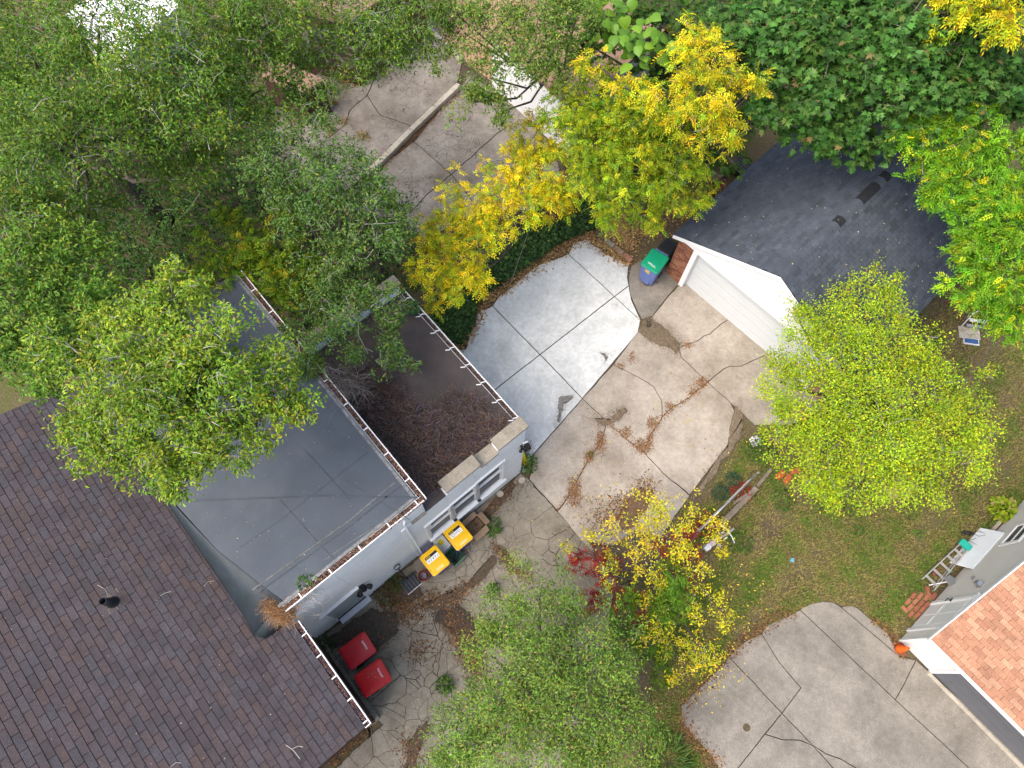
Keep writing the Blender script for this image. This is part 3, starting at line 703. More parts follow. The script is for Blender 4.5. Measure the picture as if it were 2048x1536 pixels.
# ------------------------------------------------------------------ buildings glimpsed through the far trees
def simple_house(name, label, px, ze, rise, wallm, roofm, cat, shed=False):
    q = [G(*p, ze)[:2] for p in px]                    # eave corners seen from above, in order
    root = empty(name, (*np.mean(q, 0), 0), 0, label=label, cat=cat)
    c = np.mean(q, 0); l = [tuple(p-c) for p in q]
    ins = [tuple(np.array(p)*.95) for p in l]
    b = MB(); b.prism(ins, 0, ze-.06); b.build('wall', wallm, root)
    a, b2, c2, d = l; m1 = ((a[0]+b2[0])/2, (a[1]+b2[1])/2, ze+rise); m2 = ((c2[0]+d[0])/2, (c2[1]+d[1])/2, ze+rise)
    b = MB(); z = lambda p: (p[0], p[1], ze)
    b.add([z(a), z(b2), z(c2), z(d), m1, m2, *[(p[0], p[1], ze-.12) for p in l]], [(1, 2, 5, 4), (3, 0, 4, 5), (0, 1, 4), (2, 3, 5), (6, 7, 1, 0), (7, 8, 2, 1), (8, 9, 3, 2), (9, 6, 0, 3), (9, 8, 7, 6)])
    b.build('roof', roofm, root); return root
M['tanroof'] = pm('tan_shingle_sheet', (.28, .18, .12), .12, 6, .9, .15, 30, .3, 20)
M['whiteroof'] = pm('white_roof', (.80, .80, .82), .05, 1, .6, .04, 20, .05)
tg = simple_house('tan_roofed_garage', 'white walled garage with tan roof behind the thin elm at the top', [(975, 66), (1150, 222), (1330, 60), (1130, -80)], 2.5, .0, M['gable'], M['tanroof'], 'garage')
simple_house('tan_shed', 'low shed with tan roof half hidden under the elm beside the yard', [(520, 150), (602, 186), (648, 160), (570, 120)], 1.6, .0, M['brownbrick'], M['tanroof'], 'shed')
simple_house('tan_house', 'house with tan roof glimpsed through leaves above the paved yard', [(560, 10), (690, 45), (850, -60), (740, -160)], 3.0, .5, M['brownbrick'], M['tanroof'], 'house')
simple_house('white_roofed_building', 'flat white roofed building showing through the top left foliage', [(130, 30), (250, 110), (360, 10), (250, -90)], 3.0, .0, M['whitewall'], M['whiteroof'], 'building')

# ------------------------------------------------------------------ vegetation
def npmesh(name, V, nper, tris, col, mats, parent=None, mi=None, **k):
    """many alike little faces: V (n, nper, 3), tris local index triples, col (n, 3) one colour per leaf"""
    n = len(V); me = bpy.data.meshes.new(name); T = np.array(tris); nt_ = len(T)
    me.vertices.add(n*nper); me.vertices.foreach_set('co', V.reshape(-1).astype(np.float32))
    idx = (np.arange(n)[:, None, None]*nper + T[None]).reshape(-1)
    me.loops.add(len(idx)); me.loops.foreach_set('vertex_index', idx.astype(np.int32))
    me.polygons.add(n*nt_); me.polygons.foreach_set('loop_start', np.arange(0, n*nt_*3, 3, dtype=np.int32))
    me.polygons.foreach_set('loop_total', np.full(n*nt_, 3, np.int32))
    for m in (mats if isinstance(mats, (list, tuple)) else [mats]): me.materials.append(m)
    if col is not None:
        a = me.color_attributes.new('col', 'FLOAT_COLOR', 'POINT')
        c4 = np.ones((n, nper, 4), np.float32); c4[:, :, :3] = col[:, None, :]
        a.data.foreach_set('color', c4.reshape(-1))
    me.update(calc_edges=True); me.validate()
    o = bpy.data.objects.new(name, me); return link(o, parent, **k)
def unit(a): return a/(np.linalg.norm(a, axis=-1, keepdims=True)+1e-9)
KITE = [(0, 1, 2), (0, 2, 3)]
def kites(p, d, nrm, L, W, fold=.25, droop=.15):
    s = unit(np.cross(d, nrm)); u = np.cross(s, d)
    L = L[:, None]; W = W[:, None]
    tip = p + d*L - u*L*droop; mid = p + d*L*.45 
    return np.stack([p, mid + s*W*.5 + u*W*fold, tip, mid - s*W*.5 + u*W*fold], 1)
STAR_R = [(0, -.12), (.30, -.10), (.52, .10), (.26, .22), (.56, .58), (.22, .50), (0, 1.0), (-.22, .50), (-.56, .58), (-.26, .22), (-.52, .10), (-.30, -.10)]
STAR_T = [(0, 1, 11), (1, 2, 3), (9, 10, 11), (1, 3, 11), (3, 9, 11), (3, 4, 5), (7, 8, 9), (3, 5, 9), (5, 7, 9), (5, 6, 7)]
def stars(p, d, nrm, L):
    s = unit(np.cross(d, nrm)); u = np.cross(s, d); out = []
    for x, y in STAR_R: out.append(p + s*(x*L)[:, None] + d*(y*L)[:, None] - u*((x*x*.35 + max(0, y-.5)*.25)*L)[:, None])
    return np.stack(out, 1)
def pal(rg, n, stops, jit=.18):
    """mix of leaf colours: [(weight, rgb)]"""
    w_ = np.array([s[0] for s in stops], float); c = np.array([s[1] for s in stops], float)
    k = rg.choice(len(stops), n, p=w_/w_.sum())
    return np.clip(c[k]*(1 + rg.normal(0, jit, (n, 1))) * (1 + rg.normal(0, .06, (n, 3))), .002, .95)
def twigs_mesh(name, segs, rad, mat, parent):
    """segs (n, 3 pts, 3) tapering three-sided twigs"""
    n = len(segs)
    d = unit(segs[:, 2]-segs[:, 0]); x = unit(np.cross(d, np.array([.3, .2, 1.]))); y = np.cross(d, x)
    V = []
    for k, f in ((0, 1.), (1, .65), (2, .25)):
        for a in (0, 2.094, 4.189): V.append(segs[:, k] + (x*math.cos(a)+y*math.sin(a))*(rad*f)[:, None])
    V = np.stack(V, 1); T = []
    for k in (0, 3):
        for i in range(3):
            j = (i+1) % 3; T += [(k+i, k+j, k+3+j), (k+i, k+3+j, k+3+i)]
    return npmesh(name, V, 9, T, None, mat, parent)
def lobes_px(ls):                    # (u, v, z, r in image pixels) -> centre, radius in metres
    return [(G(u, v, z), r*mpp(u, v, z)) for u, v, z, r in ls]

def tree(name, label, base, lobes, palette, seed, leaf=(.09, .045), dens=80, kind='kite', flat=.55, cat='tree', group=None, trunk_r=.2, path=None,
         twig='twig', twig_r=.0045, twig_show=.22, per=7, branch_r=.035, shell=.55, up=.3, scatter=0.04, bare=0.0, leafmat='leaf'):
    rg = np.random.default_rng(seed); base = np.asarray(base, float)
    root = empty(name, tuple(base), 0, label=label, cat=cat, group=group)
    cen = [(c - base, r) for c, r in lobes_px(lobes)]
    mid = np.mean([c for c, r in cen], 0); zmin = min(c[2] for c, r in cen)
    fork = np.array(path[-1]) - base if path else np.array([mid[0]*.35, mid[1]*.35, max(zmin*.55, .25)])
    b = MB()
    tp = [np.array([0, 0, -.05])] + ([np.array(p)-base for p in path] if path else [fork*.5 + rg.normal(0, .05, 3), fork])
    b.tube(tp, [trunk_r*(1 - .35*i/(len(tp)-1)) for i in range(len(tp))], 9)
    for c, r in cen:                 # limbs
        m1 = fork*.5 + c*.5 + np.array([0, 0, -.12*np.linalg.norm(c-fork)]) + rg.normal(0, .1, 3)*r
        end = c + np.array([0, 0, -.25*r*flat])
        b.tube([fork, m1, end], [trunk_r*.45, max(branch_r*1.3, trunk_r*.22), branch_r*.8], 6)
    b.build('trunk', M['bark'], root, smooth=True)
    TW, TR, P, D, CM = [], [], [], [], []
    for (c, r), (u, v, z, rp) in zip(cen, lobes):
        nl = int(dens*math.pi*rp*rp/1000); ntw = max(4, nl//per)
        R = np.array([r, r, r*flat])
        ns = max(8, int(r*r*26)); sub = unit(rg.normal(0, 1, (ns, 3)) + np.array([0, 0, up]))*R*(rg.uniform(shell, 1.0, (ns, 1)) + .28*(rg.random((ns, 1)) < .12)) + c
        wt_ = rg.uniform(.15, 1., ns)**1.3; ks = rg.choice(ns, ntw, p=wt_/wt_.sum()); sr = rg.uniform(.28, .58, ns)*r
        dr = unit(rg.normal(0, 1, (ntw, 3))); q0 = sub[ks] + dr*(sr[ks]*rg.random(ntw)**.4)[:, None]*np.array([1, 1, .7])
        dd = unit(.6*unit(q0-c) + rg.normal(0, .55, (ntw, 3)) + np.array([0, 0, -.12])); ln_ = (.16 + .22*rg.random((ntw, 1)))*min(1.6, max(.6, r))
        s0 = q0 - dd*ln_*.5; e = q0 + dd*ln_*.5 - np.array([0, 0, 1])*ln_*.15; mm = q0 + np.array([0, 0, 1])*ln_*.08
        show = rg.random(ntw) < twig_show
        TW.append(np.stack([s0, mm, e], 1)[show]); TR.append((twig_r*rg.uniform(.5, 1.3, ntw))[show])
        lim = rg.random(ns) < .4     # limbs out to the clumps
        lc = c - np.array([0, 0, .2*r*flat]) + (sub-c)*rg.uniform(.15, .7, (ns, 1)) + rg.normal(0, .22, (ns, 3))*r*np.array([1, 1, .4]); TW.append(np.stack([lc, (lc+sub)/2 + rg.normal(0, .06, (ns, 3))*r, sub + (sub-c)*.12], 1)[lim]); TR.append((branch_r*.42*rg.uniform(.5, 1.2, ns))[lim])
        live = rg.random(ntw) >= bare
        t = rg.uniform(.0, 1.05, (ntw, per, 1))
        q = (1-t)**2*s0[:, None] + 2*t*(1-t)*mm[:, None] + t*t*e[:, None]
        tg_ = unit(2*(1-t)*(mm-s0)[:, None] + 2*t*(e-mm)[:, None])
        q = (q + rg.normal(0, scatter, q.shape))[live].reshape(-1, 3); tg_ = tg_[live].reshape(-1, 3)
        P.append(q); D.append(tg_)
        cm = (1 + rg.normal(0, .13, (ns, 1))) * np.concatenate([1 + rg.normal(-.02, .07, (ns, 1)), np.ones((ns, 2))], 1)
        CM.append(np.repeat(cm[ks][live], per, 0))
    twigs_mesh('branches', np.concatenate(TW), np.concatenate(TR), M[twig], root)['kind'] = 'stuff'
    P = np.concatenate(P); D = np.concatenate(D); CM = np.clip(np.concatenate(CM), .5, 1.5); n = len(P)
    s = unit(np.cross(D, np.array([0, 0, 1.]))); sg = rg.choice([-1., 1.], (n, 1))
    d = unit(D*rg.uniform(.3, 1., (n, 1)) + s*sg*rg.uniform(.2, 1., (n, 1)) + rg.normal(0, .5, (n, 3)) + np.array([0, 0, -.15]))
    nr = unit(np.array([0, 0, 1.]) + rg.normal(0, .45, (n, 3)))
    L_, W_ = leaf
    if kind == 'kite':
        ll = L_*rg.uniform(.65, 1.25, n); V = kites(P, d, nr, ll, W_*rg.uniform(.8, 1.2, n)); tri = KITE
        col = pal(rg, n, palette)*CM
    elif kind == 'star':
        V = stars(P, unit(d*[1, 1, .5]), nr, L_*rg.uniform(.6, 1.2, n)); tri = STAR_T; col = pal(rg, n, palette)*CM
    else:                            # compound leaves: leaflets in pairs on a drooping stalk
        m = 9; rl = L_*2.9*rg.uniform(.7, 1.2, n); d = unit(d*[1, 1, .6]); sd = unit(np.cross(d, nr)); cc = pal(rg, n, palette)*CM
        Vs, cl = [], []
        for i in range(m):
            t = .25 + .75*(i//2)/(m//2); sgn = 0 if i == m-1 else (1 if i % 2 else -1)
            p = P + d*(rl*t)[:, None] - np.array([0, 0, 1])*(rl*t*t*.25)[:, None]
            dd = unit(d*(.55 if sgn else 1) + sd*sgn*.85 + np.array([0, 0, -.25]) + rg.normal(0, .12, (n, 3)))
            Vs.append(kites(p, dd, nr, L_*rg.uniform(.8, 1.15, n), np.full(n, W_))); cl.append(cc*(1+rg.normal(0, .1, (n, 1))))
        V = np.concatenate(Vs); col = np.clip(np.concatenate(cl), .002, .95); tri = KITE
    npmesh('crown', V, V.shape[1], tri, col, M[leafmat], root, kind='stuff')
    return root

def g(*p): return tuple(p)
MIDG = [(5, (.120, .235, .025)), (3, (.165, .285, .030)), (2, (.072, .165, .018)), (1.2, (.25, .31, .02)), (.3, (.26, .20, .03))]
BRIT = [(5, (.20, .335, .026)), (4, (.26, .375, .030)), (2, (.12, .235, .020)), (1.4, (.38, .40, .025)), (.3, (.32, .24, .05))]
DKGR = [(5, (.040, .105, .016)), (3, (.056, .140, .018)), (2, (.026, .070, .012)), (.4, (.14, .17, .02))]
YELL = [(5, (.66, .56, .012)), (3, (.74, .56, .010)), (3, (.42, .49, .015)), (2, (.22, .36, .02)), (.4, (.50, .34, .05))]
YGRN = [(4, (.25, .36, .012)), (3, (.36, .42, .012)), (3, (.14, .28, .012)), (1.0, (.54, .50, .01))]
LIME = [(5, (.32, .46, .018)), (4, (.43, .54, .020)), (2, (.20, .35, .018)), (1.5, (.58, .57, .015)), (.10, (.34, .06, .02))]
MAPL = [(5, (.068, .170, .030)), (4, (.092, .215, .036)), (2, (.045, .115, .022)), (.8, (.14, .23, .045)), (.2, (.22, .16, .06))]
BRTG = [(5, (.14, .34, .012)), (4, (.20, .40, .015)), (2, (.09, .23, .012)), (1.8, (.44, .50, .012))]
WILL = [(5, (.175, .300, .040)), (4, (.235, .36, .05)), (2, (.10, .19, .030)), (.7, (.32, .32, .06)), (.4, (.36, .2, .08))]
LOCU = [(5, (.13, .23, .008)), (3, (.21, .28, .008)), (2, (.07, .14, .008)), (.8, (.40, .36, .01))]
REDD = [(5, (.36, .035, .030)), (3, (.46, .05, .025)), (2, (.26, .03, .05)), (1, (.42, .18, .03))]
Z0 = lambda u, v: G(u, v, 0)

# top-left elms
tree('elm_tree', 'big dark green elm filling the top left corner over a leaning trunk', Z0(330, 445),
     [g(60,110,8.5,120),g(190,40,9,110),g(320,120,9.5,120),g(100,280,9,130),g(240,260,8.5,110),g(430,60,9,110),g(420,220,8.5,110),g(50,440,8.5,110),g(170,430,7.5,90),g(520,170,8,90),g(370,350,7,80),g(-20,200,8.5,90),g(20,20,8.5,90),g(540,30,9,90)],
     MIDG, 101, trunk_r=.34, path=[G(285, 400, 1.6), G(215, 340, 3.2), G(150, 285, 4.6)], leaf=(.09, .042), dens=125, twig='twigp', twig_r=.006, twig_show=.16)
tree('elm_tree', 'drooping elm with pale bare twigs hanging over the paved yard', Z0(600, 130),
     [g(620,50,8,100),g(720,40,8,100),g(800,70,7.5,80),g(850,110,7,50),g(760,120,7,60),g(660,120,7.5,80),g(590,130,7,70),g(850,20,8,60)],
     [(5, (.13, .25, .028)), (3, (.18, .29, .03)), (2, (.08, .17, .02)), (1, (.28, .30, .025))], 102, dens=105, trunk_r=.2, leaf=(.09, .038), twig='twigp', twig_r=.006, twig_show=.3)
tree('elm_tree', 'grey green elm spreading between the leaning trunk and the dark low roof', Z0(640, 520),
     [g(620,300,8,80),g(560,330,8,80),g(680,350,8,80),g(600,400,7.5,80),g(700,430,7.5,80),g(760,390,7,60),g(800,430,7,50),g(740,490,7,60),g(680,520,6.5,70),g(640,600,6,60),g(700,620,6.2,80),g(760,620,6,55),g(730,700,5.6,60),g(790,680,5.4,45),g(640,680,5.4,60),g(810,730,5.2,25)],
     [(5, (.10, .205, .036)), (3, (.14, .245, .042)), (2, (.06, .135, .025)), (.8, (.22, .25, .035))], 103, dens=92, trunk_r=.2, leaf=(.09, .038), twig='twigp', twig_r=.006, twig_show=.3)
tree('elm_tree', 'bright yellow green elm hanging over the grey flat roof and brown shingles', Z0(455, 560),
     [g(330,590,10,80),g(290,660,10,90),g(390,660,10,90),g(200,720,9.6,100),g(300,760,10,100),g(420,760,10,100),g(510,750,9.6,80),g(560,800,9.4,60),g(600,810,9.2,38),g(240,850,9.6,90),g(340,860,9.6,90),g(440,870,9.4,80),g(510,850,9.2,60),g(170,840,9.4,60),g(300,930,9.2,60),g(220,920,9.2,45),g(370,960,9.,45),g(345,985,8.9,20),g(130,870,9.3,28),g(420,920,9.1,50)],
     BRIT, 104, dens=112, trunk_r=.28, path=[G(440, 600, 2.5), G(410, 680, 5.2), G(390, 740, 7.2)], leaf=(.085, .036), twig='twigp', twig_r=.007, twig_show=.3)
tree('elm_tree', 'green elm along the left edge above the end of the brown roof', Z0(120, 640),
     [g(40,560,8.6,100),g(120,540,8.4,90),g(40,660,8.6,90),g(120,700,8.8,90),g(60,740,8.6,70),g(10,700,8.4,70),g(180,610,8.4,80)],
     [(5, (.13, .26, .026)), (3, (.18, .30, .03)), (2, (.08, .18, .02)), (1, (.28, .30, .025))], 105, dens=95, trunk_r=.2, leaf=(.10, .046))
tree('locust_tree', 'dark yellow green locust with feathery leaves at the far corner of the grey roof', Z0(560, 500),
     [g(540,480,5.4,60),g(500,540,5.2,65),g(560,560,5,60),g(600,600,4.4,45),g(450,480,5.4,60),g(620,550,4.6,45),g(430,560,5,60)],
     LOCU, 106, dens=24, kind='comp', leaf=(.085, .035), trunk_r=.13, twig='twigd')
tree('elm_tree', 'thin sparse elm standing in front of the white garage wall at the top', Z0(1140, 190),
     [g(930,60,7.5,70),g(1000,30,8,80),g(1090,40,8,80),g(1060,110,7.5,80),g(980,150,7,60),g(1120,140,7,60),g(940,200,6.5,50),g(1000,220,6.3,40),g(1150,40,8,60),g(910,20,8,50)],
     [(5, (.15, .26, .038)), (3, (.20, .31, .045)), (2, (.09, .17, .028)), (1, (.30, .30, .05))], 107, dens=112, trunk_r=.09, leaf=(.09, .042), branch_r=.025)
tree('elm_tree', 'small elm with bare grey twigs beside the low wing rear parapet', Z0(760, 560),
     [g(760,470,4.6,55),g(800,420,5,50),g(720,560,4.4,50),g(830,470,4.2,35),g(690,480,4.6,50)],
     DKGR, 108, dens=80, trunk_r=.09, leaf=(.08, .034))
# yellow autumn trees behind the pad
tree('ash_tree', 'golden yellow ash leaning across the left of the ivy bank', Z0(1120, 430),
     [g(1080,290,4.8,60),g(1020,330,4.8,55),g(1100,350,4.8,60),g(960,400,4.8,60),g(1030,410,4.6,60),g(900,460,4.6,55),g(960,480,4.4,60),g(880,530,4.2,50),g(930,550,4,45),g(850,520,4.2,35),g(1110,410,4.2,45),g(890,590,3.6,35)],
     YELL, 110, dens=34, kind='comp', leaf=(.085, .032), trunk_r=.12, per=6)
tree('ash_tree', 'broad yellow green ash between the golden trees left of the garage roof', Z0(1290, 420),
     [g(1200,200,6.4,85),g(1280,230,6.4,90),g(1170,270,6.2,80),g(1260,310,6,90),g(1330,310,5.8,80),g(1200,340,5.6,70),g(1250,390,5,65),g(1320,390,5,60),g(1380,350,5.2,50),g(1390,390,4.6,35),g(1230,425,4.4,35),g(1300,430,4.4,30),g(1140,210,6.4,50)],
     YGRN, 111, dens=32, kind='comp', leaf=(.075, .030), trunk_r=.15, per=6)
tree('ash_tree', 'tall bright yellow ash with bare pale twigs in front of the maple', Z0(1400, 330),
     [g(1385,60,8.6,40),g(1370,130,8.6,50),g(1430,110,8.6,45),g(1400,180,8.4,60),g(1450,180,8.4,55),g(1500,175,8.2,35),g(1530,160,8.,20),g(1400,240,8,55),g(1455,240,7.8,50),g(1480,265,7.4,28),g(1430,280,7.2,28),g(1250,170,7.6,35),g(1330,180,8,45),g(1190,120,7.8,30)],
     YELL, 112, dens=19, kind='comp', leaf=(.085, .028), trunk_r=.12, per=6, twig_show=.5)
# maple over the garage
tree('maple_tree', 'large dark green maple covering the far end of the slate roof', Z0(1780, 150),
     [g(1480,60,7.6,80),g(1560,90,7.6,90),g(1650,50,8,100),g(1760,50,8.2,110),g(1880,60,8.2,110),g(2000,60,8,110),g(1560,180,7,80),g(1650,160,7.4,90),g(1750,150,7.6,100),g(1860,160,7.4,90),g(1970,170,7.2,100),g(1600,230,6.2,60),g(1670,240,6.2,70),g(1700,285,5.6,55),g(1790,240,6.6,70),g(1870,235,6.4,55),g(2040,190,7,70),g(1640,280,5.8,45)],
     MAPL, 113, dens=50, kind='star', leaf=(.17, .1), trunk_r=.3, flat=.6)
tree('maple_tree', 'deep green maple in shade behind the tall yellow ash', Z0(1330, 130),
     [g(1300,60,6,70),g(1340,130,5.6,70),g(1420,40,6.2,70),g(1480,130,5.6,60),g(1230,30,6,60),g(1190,90,5,55),g(1170,30,5.4,45),g(1500,220,5,50),g(1460,310,3.6,45),g(1520,40,6,60)],
     [(5, (.05, .115, .016)), (3, (.075, .15, .02)), (1, (.13, .2, .02))], 114, dens=40, kind='star', leaf=(.15, .1), trunk_r=.2, twig='twigd')
tree('ash_tree', 'vivid green ash with yellow tips overhanging the right end of the slate roof', Z0(2060, 470),
     [g(1870,290,6.8,60),g(1940,260,7,70),g(1850,340,6.4,50),g(2020,300,7,70),g(1930,340,6.6,70),g(1990,400,6.4,80),g(2040,460,6.4,70),g(1950,450,6,60),g(1990,520,5.8,70),g(1940,560,5.4,50),g(2040,580,5.4,70),g(1980,620,5,50),g(2030,660,4.8,45),g(1870,370,6,35),g(1930,510,5.6,30)],
     BRTG, 115, dens=36, kind='comp', leaf=(.085, .034), trunk_r=.2, per=6)
tree('ash_tree', 'yellow ash branch tips entering the top right corner', Z0(2100, 60),
     [g(1890,20,9,40),g(1880,75,8.6,24),g(1940,10,9.2,45),g(2000,10,9.6,50),g(2040,50,9.4,40)],
     YELL, 116, dens=22, kind='comp', leaf=(.10, .036), trunk_r=.15, per=6)
# lime tree before the garage
tree('lime_tree', 'round lime green tree partly hiding the white garage door', Z0(1690, 800),
     [g(1740,610,4.6,75),g(1670,650,4.4,70),g(1610,700,4,60),g(1560,760,3.6,55),g(1700,720,5,90),g(1800,690,4.8,80),g(1640,800,4.6,90),g(1740,820,5.2,100),g(1850,780,4.8,80),g(1580,850,3.8,60),g(1660,900,4.4,80),g(1770,900,4.6,90),g(1870,870,4.6,80),g(1940,830,4.2,55),g(1930,910,4,60),g(1700,970,3.6,55),g(1780,970,3.6,50),g(1620,950,3.6,55),g(1850,950,3.8,50),g(1970,880,4,35),g(1770,560,4.4,30),g(1600,640,3.6,28),g(1540,880,3.4,28),g(1980,750,4,22)],
     LIME, 117, dens=165, trunk_r=.16, leaf=(.068, .037), scatter=.07)
# bottom centre
tree('willow_tree', 'soft green willowy tree at the bottom edge beside the broken driveway', Z0(1110, 1420),
     [g(1080,1190,3.4,70),g(1010,1230,3.4,65),g(1060,1270,3.8,85),g(1150,1270,3.8,80),g(980,1310,3.6,60),g(1080,1350,4.2,95),g(1180,1350,4,90),g(1240,1400,3.8,80),g(1130,1430,4.4,95),g(1030,1430,4.2,85),g(950,1430,3.8,70),g(1210,1470,3.8,85),g(1090,1510,4.2,95),g(980,1510,4,85),g(900,1490,3.4,60),g(1280,1480,3.2,45),g(1230,1550,3.6,80),g(900,1550,3.4,60),g(1270,1390,3.2,40),g(1140,1220,3.2,50)],
     WILL, 118, dens=135, trunk_r=.14, leaf=(.080, .028), scatter=.07)
tree('honeysuckle_shrub', 'sparse yellow leaved shrub with bare twigs beside the fence rail', Z0(1340, 1190),
     [g(1290,1020,2.3,45),g(1350,1030,2.3,55),g(1400,1060,2.2,45),g(1320,1080,2.4,55),g(1250,1060,2,40),g(1390,1110,2.2,45),g(1300,1130,2.2,45),g(1200,1100,1.7,35),g(1390,1190,2,40),g(1430,1230,1.8,40),g(1320,1260,2,50),g(1400,1290,1.6,45),g(1350,1320,1.7,40),g(1420,1330,1.3,30),g(1230,1150,1.8,35),g(1140,1090,1.4,22),g(1440,1060,2,30)],
     [(5, (.64, .56, .016)), (3, (.70, .60, .03)), (2, (.36, .42, .02)), (1, (.58, .50, .18))], 119, dens=80, trunk_r=.05, leaf=(.085, .034), cat='shrub', scatter=.05, twig_r=.006, branch_r=.015, bare=.2)
tree('sumac_shrub', 'crimson leaved sumac tangled under the yellow shrub', Z0(1260, 1170),
     [g(1180,1100,1.5,32),g(1200,1140,1.5,35),g(1240,1190,1.5,32),g(1180,1190,1.2,30),g(1270,1220,1.5,30),g(1360,1090,1.6,35),g(1320,1100,1.7,25),g(1360,1170,1.6,28),g(1390,1080,1.5,25),g(1150,1130,1.1,25),g(1290,1180,1.6,20)],
     REDD, 120, dens=20, kind='comp', leaf=(.07, .026), trunk_r=.035, cat='shrub', per=5, branch_r=.012, twig='twigd')
tree('locust_sapling', 'fresh green locust sapling growing through the yellow shrub', Z0(1350, 1230),
     [g(1350,1150,2.1,40),g(1380,1210,2,45),g(1330,1220,1.9,40),g(1290,1280,1.8,40),g(1310,1330,1.5,35),g(1240,1200,1.6,35),g(1270,1250,1.7,35)],
     [(5, (.11, .23, .012)), (3, (.16, .28, .014)), (2, (.07, .15, .012))], 121, dens=22, kind='comp', leaf=(.085, .03), trunk_r=.04, cat='tree', per=5, branch_r=.014)
# catalpa with leaves large enough to pick apart
cat_ = empty('catalpa_tree', tuple(Z0(1300, 170)), 0, label='catalpa with very large heart shaped lime leaves above the yellow ash', cat='tree')
rg = np.random.default_rng(77); cb = Z0(1300, 170)
b = MB(); b.tube([(0, 0, 0), (.1, .2, 3), tuple(G(1270, 110, 6)-cb)], [.16, .13, .07], 8)
for u, v in ((1210, 30), (1240, 90), (1300, 110), (1215, 60), (1270, 60)): b.tube([tuple(G(1270, 110, 6)-cb), tuple(G(u, v, 7.1)-cb)], [.05, .02], 6)
b.build('trunk', M['bark'], cat_, smooth=True)
H_ = [(0, 0), (.20, -.10), (.42, .02), (.50, .25), (.40, .55), (.18, .82), (0, 1.05), (-.18, .82), (-.40, .55), (-.50, .25), (-.42, .02), (-.20, -.10)]
hm = []
for i, c in enumerate([(.095, .21, .012), (.13, .25, .015), (.07, .165, .010)]):
    k = MB(); vs = [(x, y, -abs(x)*.30 - max(0, y-.5)*.35 + .02) for x, y in H_]; ctr = [(0, .3, .04), (0, .7, -.06)]
    k.add(vs + ctr, [(12, j, j+1) for j in range(0, 4)] + [(12, 4, 13), (13, 4, 5), (13, 5, 6), (13, 6, 7), (13, 7, 8), (12, 13, 8)] + [(12, j, (j+1) % 12) for j in range(8, 12)])
    hm.append(k.mesh('leaf', pm('catalpa_leaf_'+'abc'[i], c, .12, 4, .5, .06, 20, .1, 10), smooth=True))
for i in range(110):
    t = rg.random(); u = 1195+110*t + rg.normal(0, 26); v = 4 + 96*t + rg.normal(0, 26)
    if v > 130: continue
    p = G(u, v, 7.3 + rg.normal(0, .35)) - cb; s = rg.uniform(.22, .36)
    o = bpy.data.objects.new('leaf', hm[rg.integers(3)]); C.objects.link(o); o.parent = cat_; o.location = tuple(p); o.scale = (s, s, s)
    o.rotation_euler = (-.25 + rg.normal(0, .3), rg.normal(0, .3), math.radians(180) + rg.normal(0, .8))

# understorey shrubs in the shade of the elms
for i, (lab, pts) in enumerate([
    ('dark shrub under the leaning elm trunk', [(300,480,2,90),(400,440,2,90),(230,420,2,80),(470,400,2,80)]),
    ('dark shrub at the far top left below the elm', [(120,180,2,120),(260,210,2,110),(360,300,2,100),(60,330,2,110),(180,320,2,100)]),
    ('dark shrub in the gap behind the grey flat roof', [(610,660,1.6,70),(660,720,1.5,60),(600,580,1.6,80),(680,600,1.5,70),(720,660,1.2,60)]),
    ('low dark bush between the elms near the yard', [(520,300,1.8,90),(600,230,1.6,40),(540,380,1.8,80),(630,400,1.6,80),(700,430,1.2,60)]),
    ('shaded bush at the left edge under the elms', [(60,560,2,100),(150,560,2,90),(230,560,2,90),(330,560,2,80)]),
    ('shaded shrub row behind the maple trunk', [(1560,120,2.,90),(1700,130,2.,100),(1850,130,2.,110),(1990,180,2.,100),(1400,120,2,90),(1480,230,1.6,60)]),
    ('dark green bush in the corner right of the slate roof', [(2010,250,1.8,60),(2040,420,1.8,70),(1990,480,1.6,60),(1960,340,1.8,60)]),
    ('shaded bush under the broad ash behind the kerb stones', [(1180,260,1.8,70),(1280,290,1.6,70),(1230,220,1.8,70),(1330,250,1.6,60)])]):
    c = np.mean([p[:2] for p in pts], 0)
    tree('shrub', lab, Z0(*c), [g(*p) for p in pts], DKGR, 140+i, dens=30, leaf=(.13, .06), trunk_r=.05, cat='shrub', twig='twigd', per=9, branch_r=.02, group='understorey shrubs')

# ------------------------------------------------------------------ ground cover, litter, grass
def scatter_leaves(name, label, P, L, palette, seed, kind='stuff', cat=None, zj=.02, tilt=.35, parent=None, aspect=.45):
    rg = np.random.default_rng(seed); n = len(P); a = rg.uniform(0, 2*math.pi, n)
    d = np.stack([np.cos(a), np.sin(a), rg.normal(0, tilt*.5, n)], 1); d = unit(d); nr = unit(np.array([0, 0, 1.]) + rg.normal(0, tilt, (n, 3)))
    P = P + np.stack([np.zeros(n), np.zeros(n), rg.random(n)*zj], 1); ll = L*rg.uniform(.5, 1.3, n)
    V = kites(P, d, nr, ll, ll*aspect*rg.uniform(.7, 1.3, n), .2, .05)
    return npmesh(name, V, 4, KITE, pal(rg, n, palette, .3), M['leafdry'], parent, label=label, kind=kind)
def cloud(rg, clusters, z=.058):     # (u, v, su, sv, n)
    out = []
    for u, v, su, sv, n in clusters:
        q = rg.normal(0, 1, (n, 2))*[su, sv] + [u, v]; out += [G(a, b_, z) for a, b_ in q]
    return np.array(out)
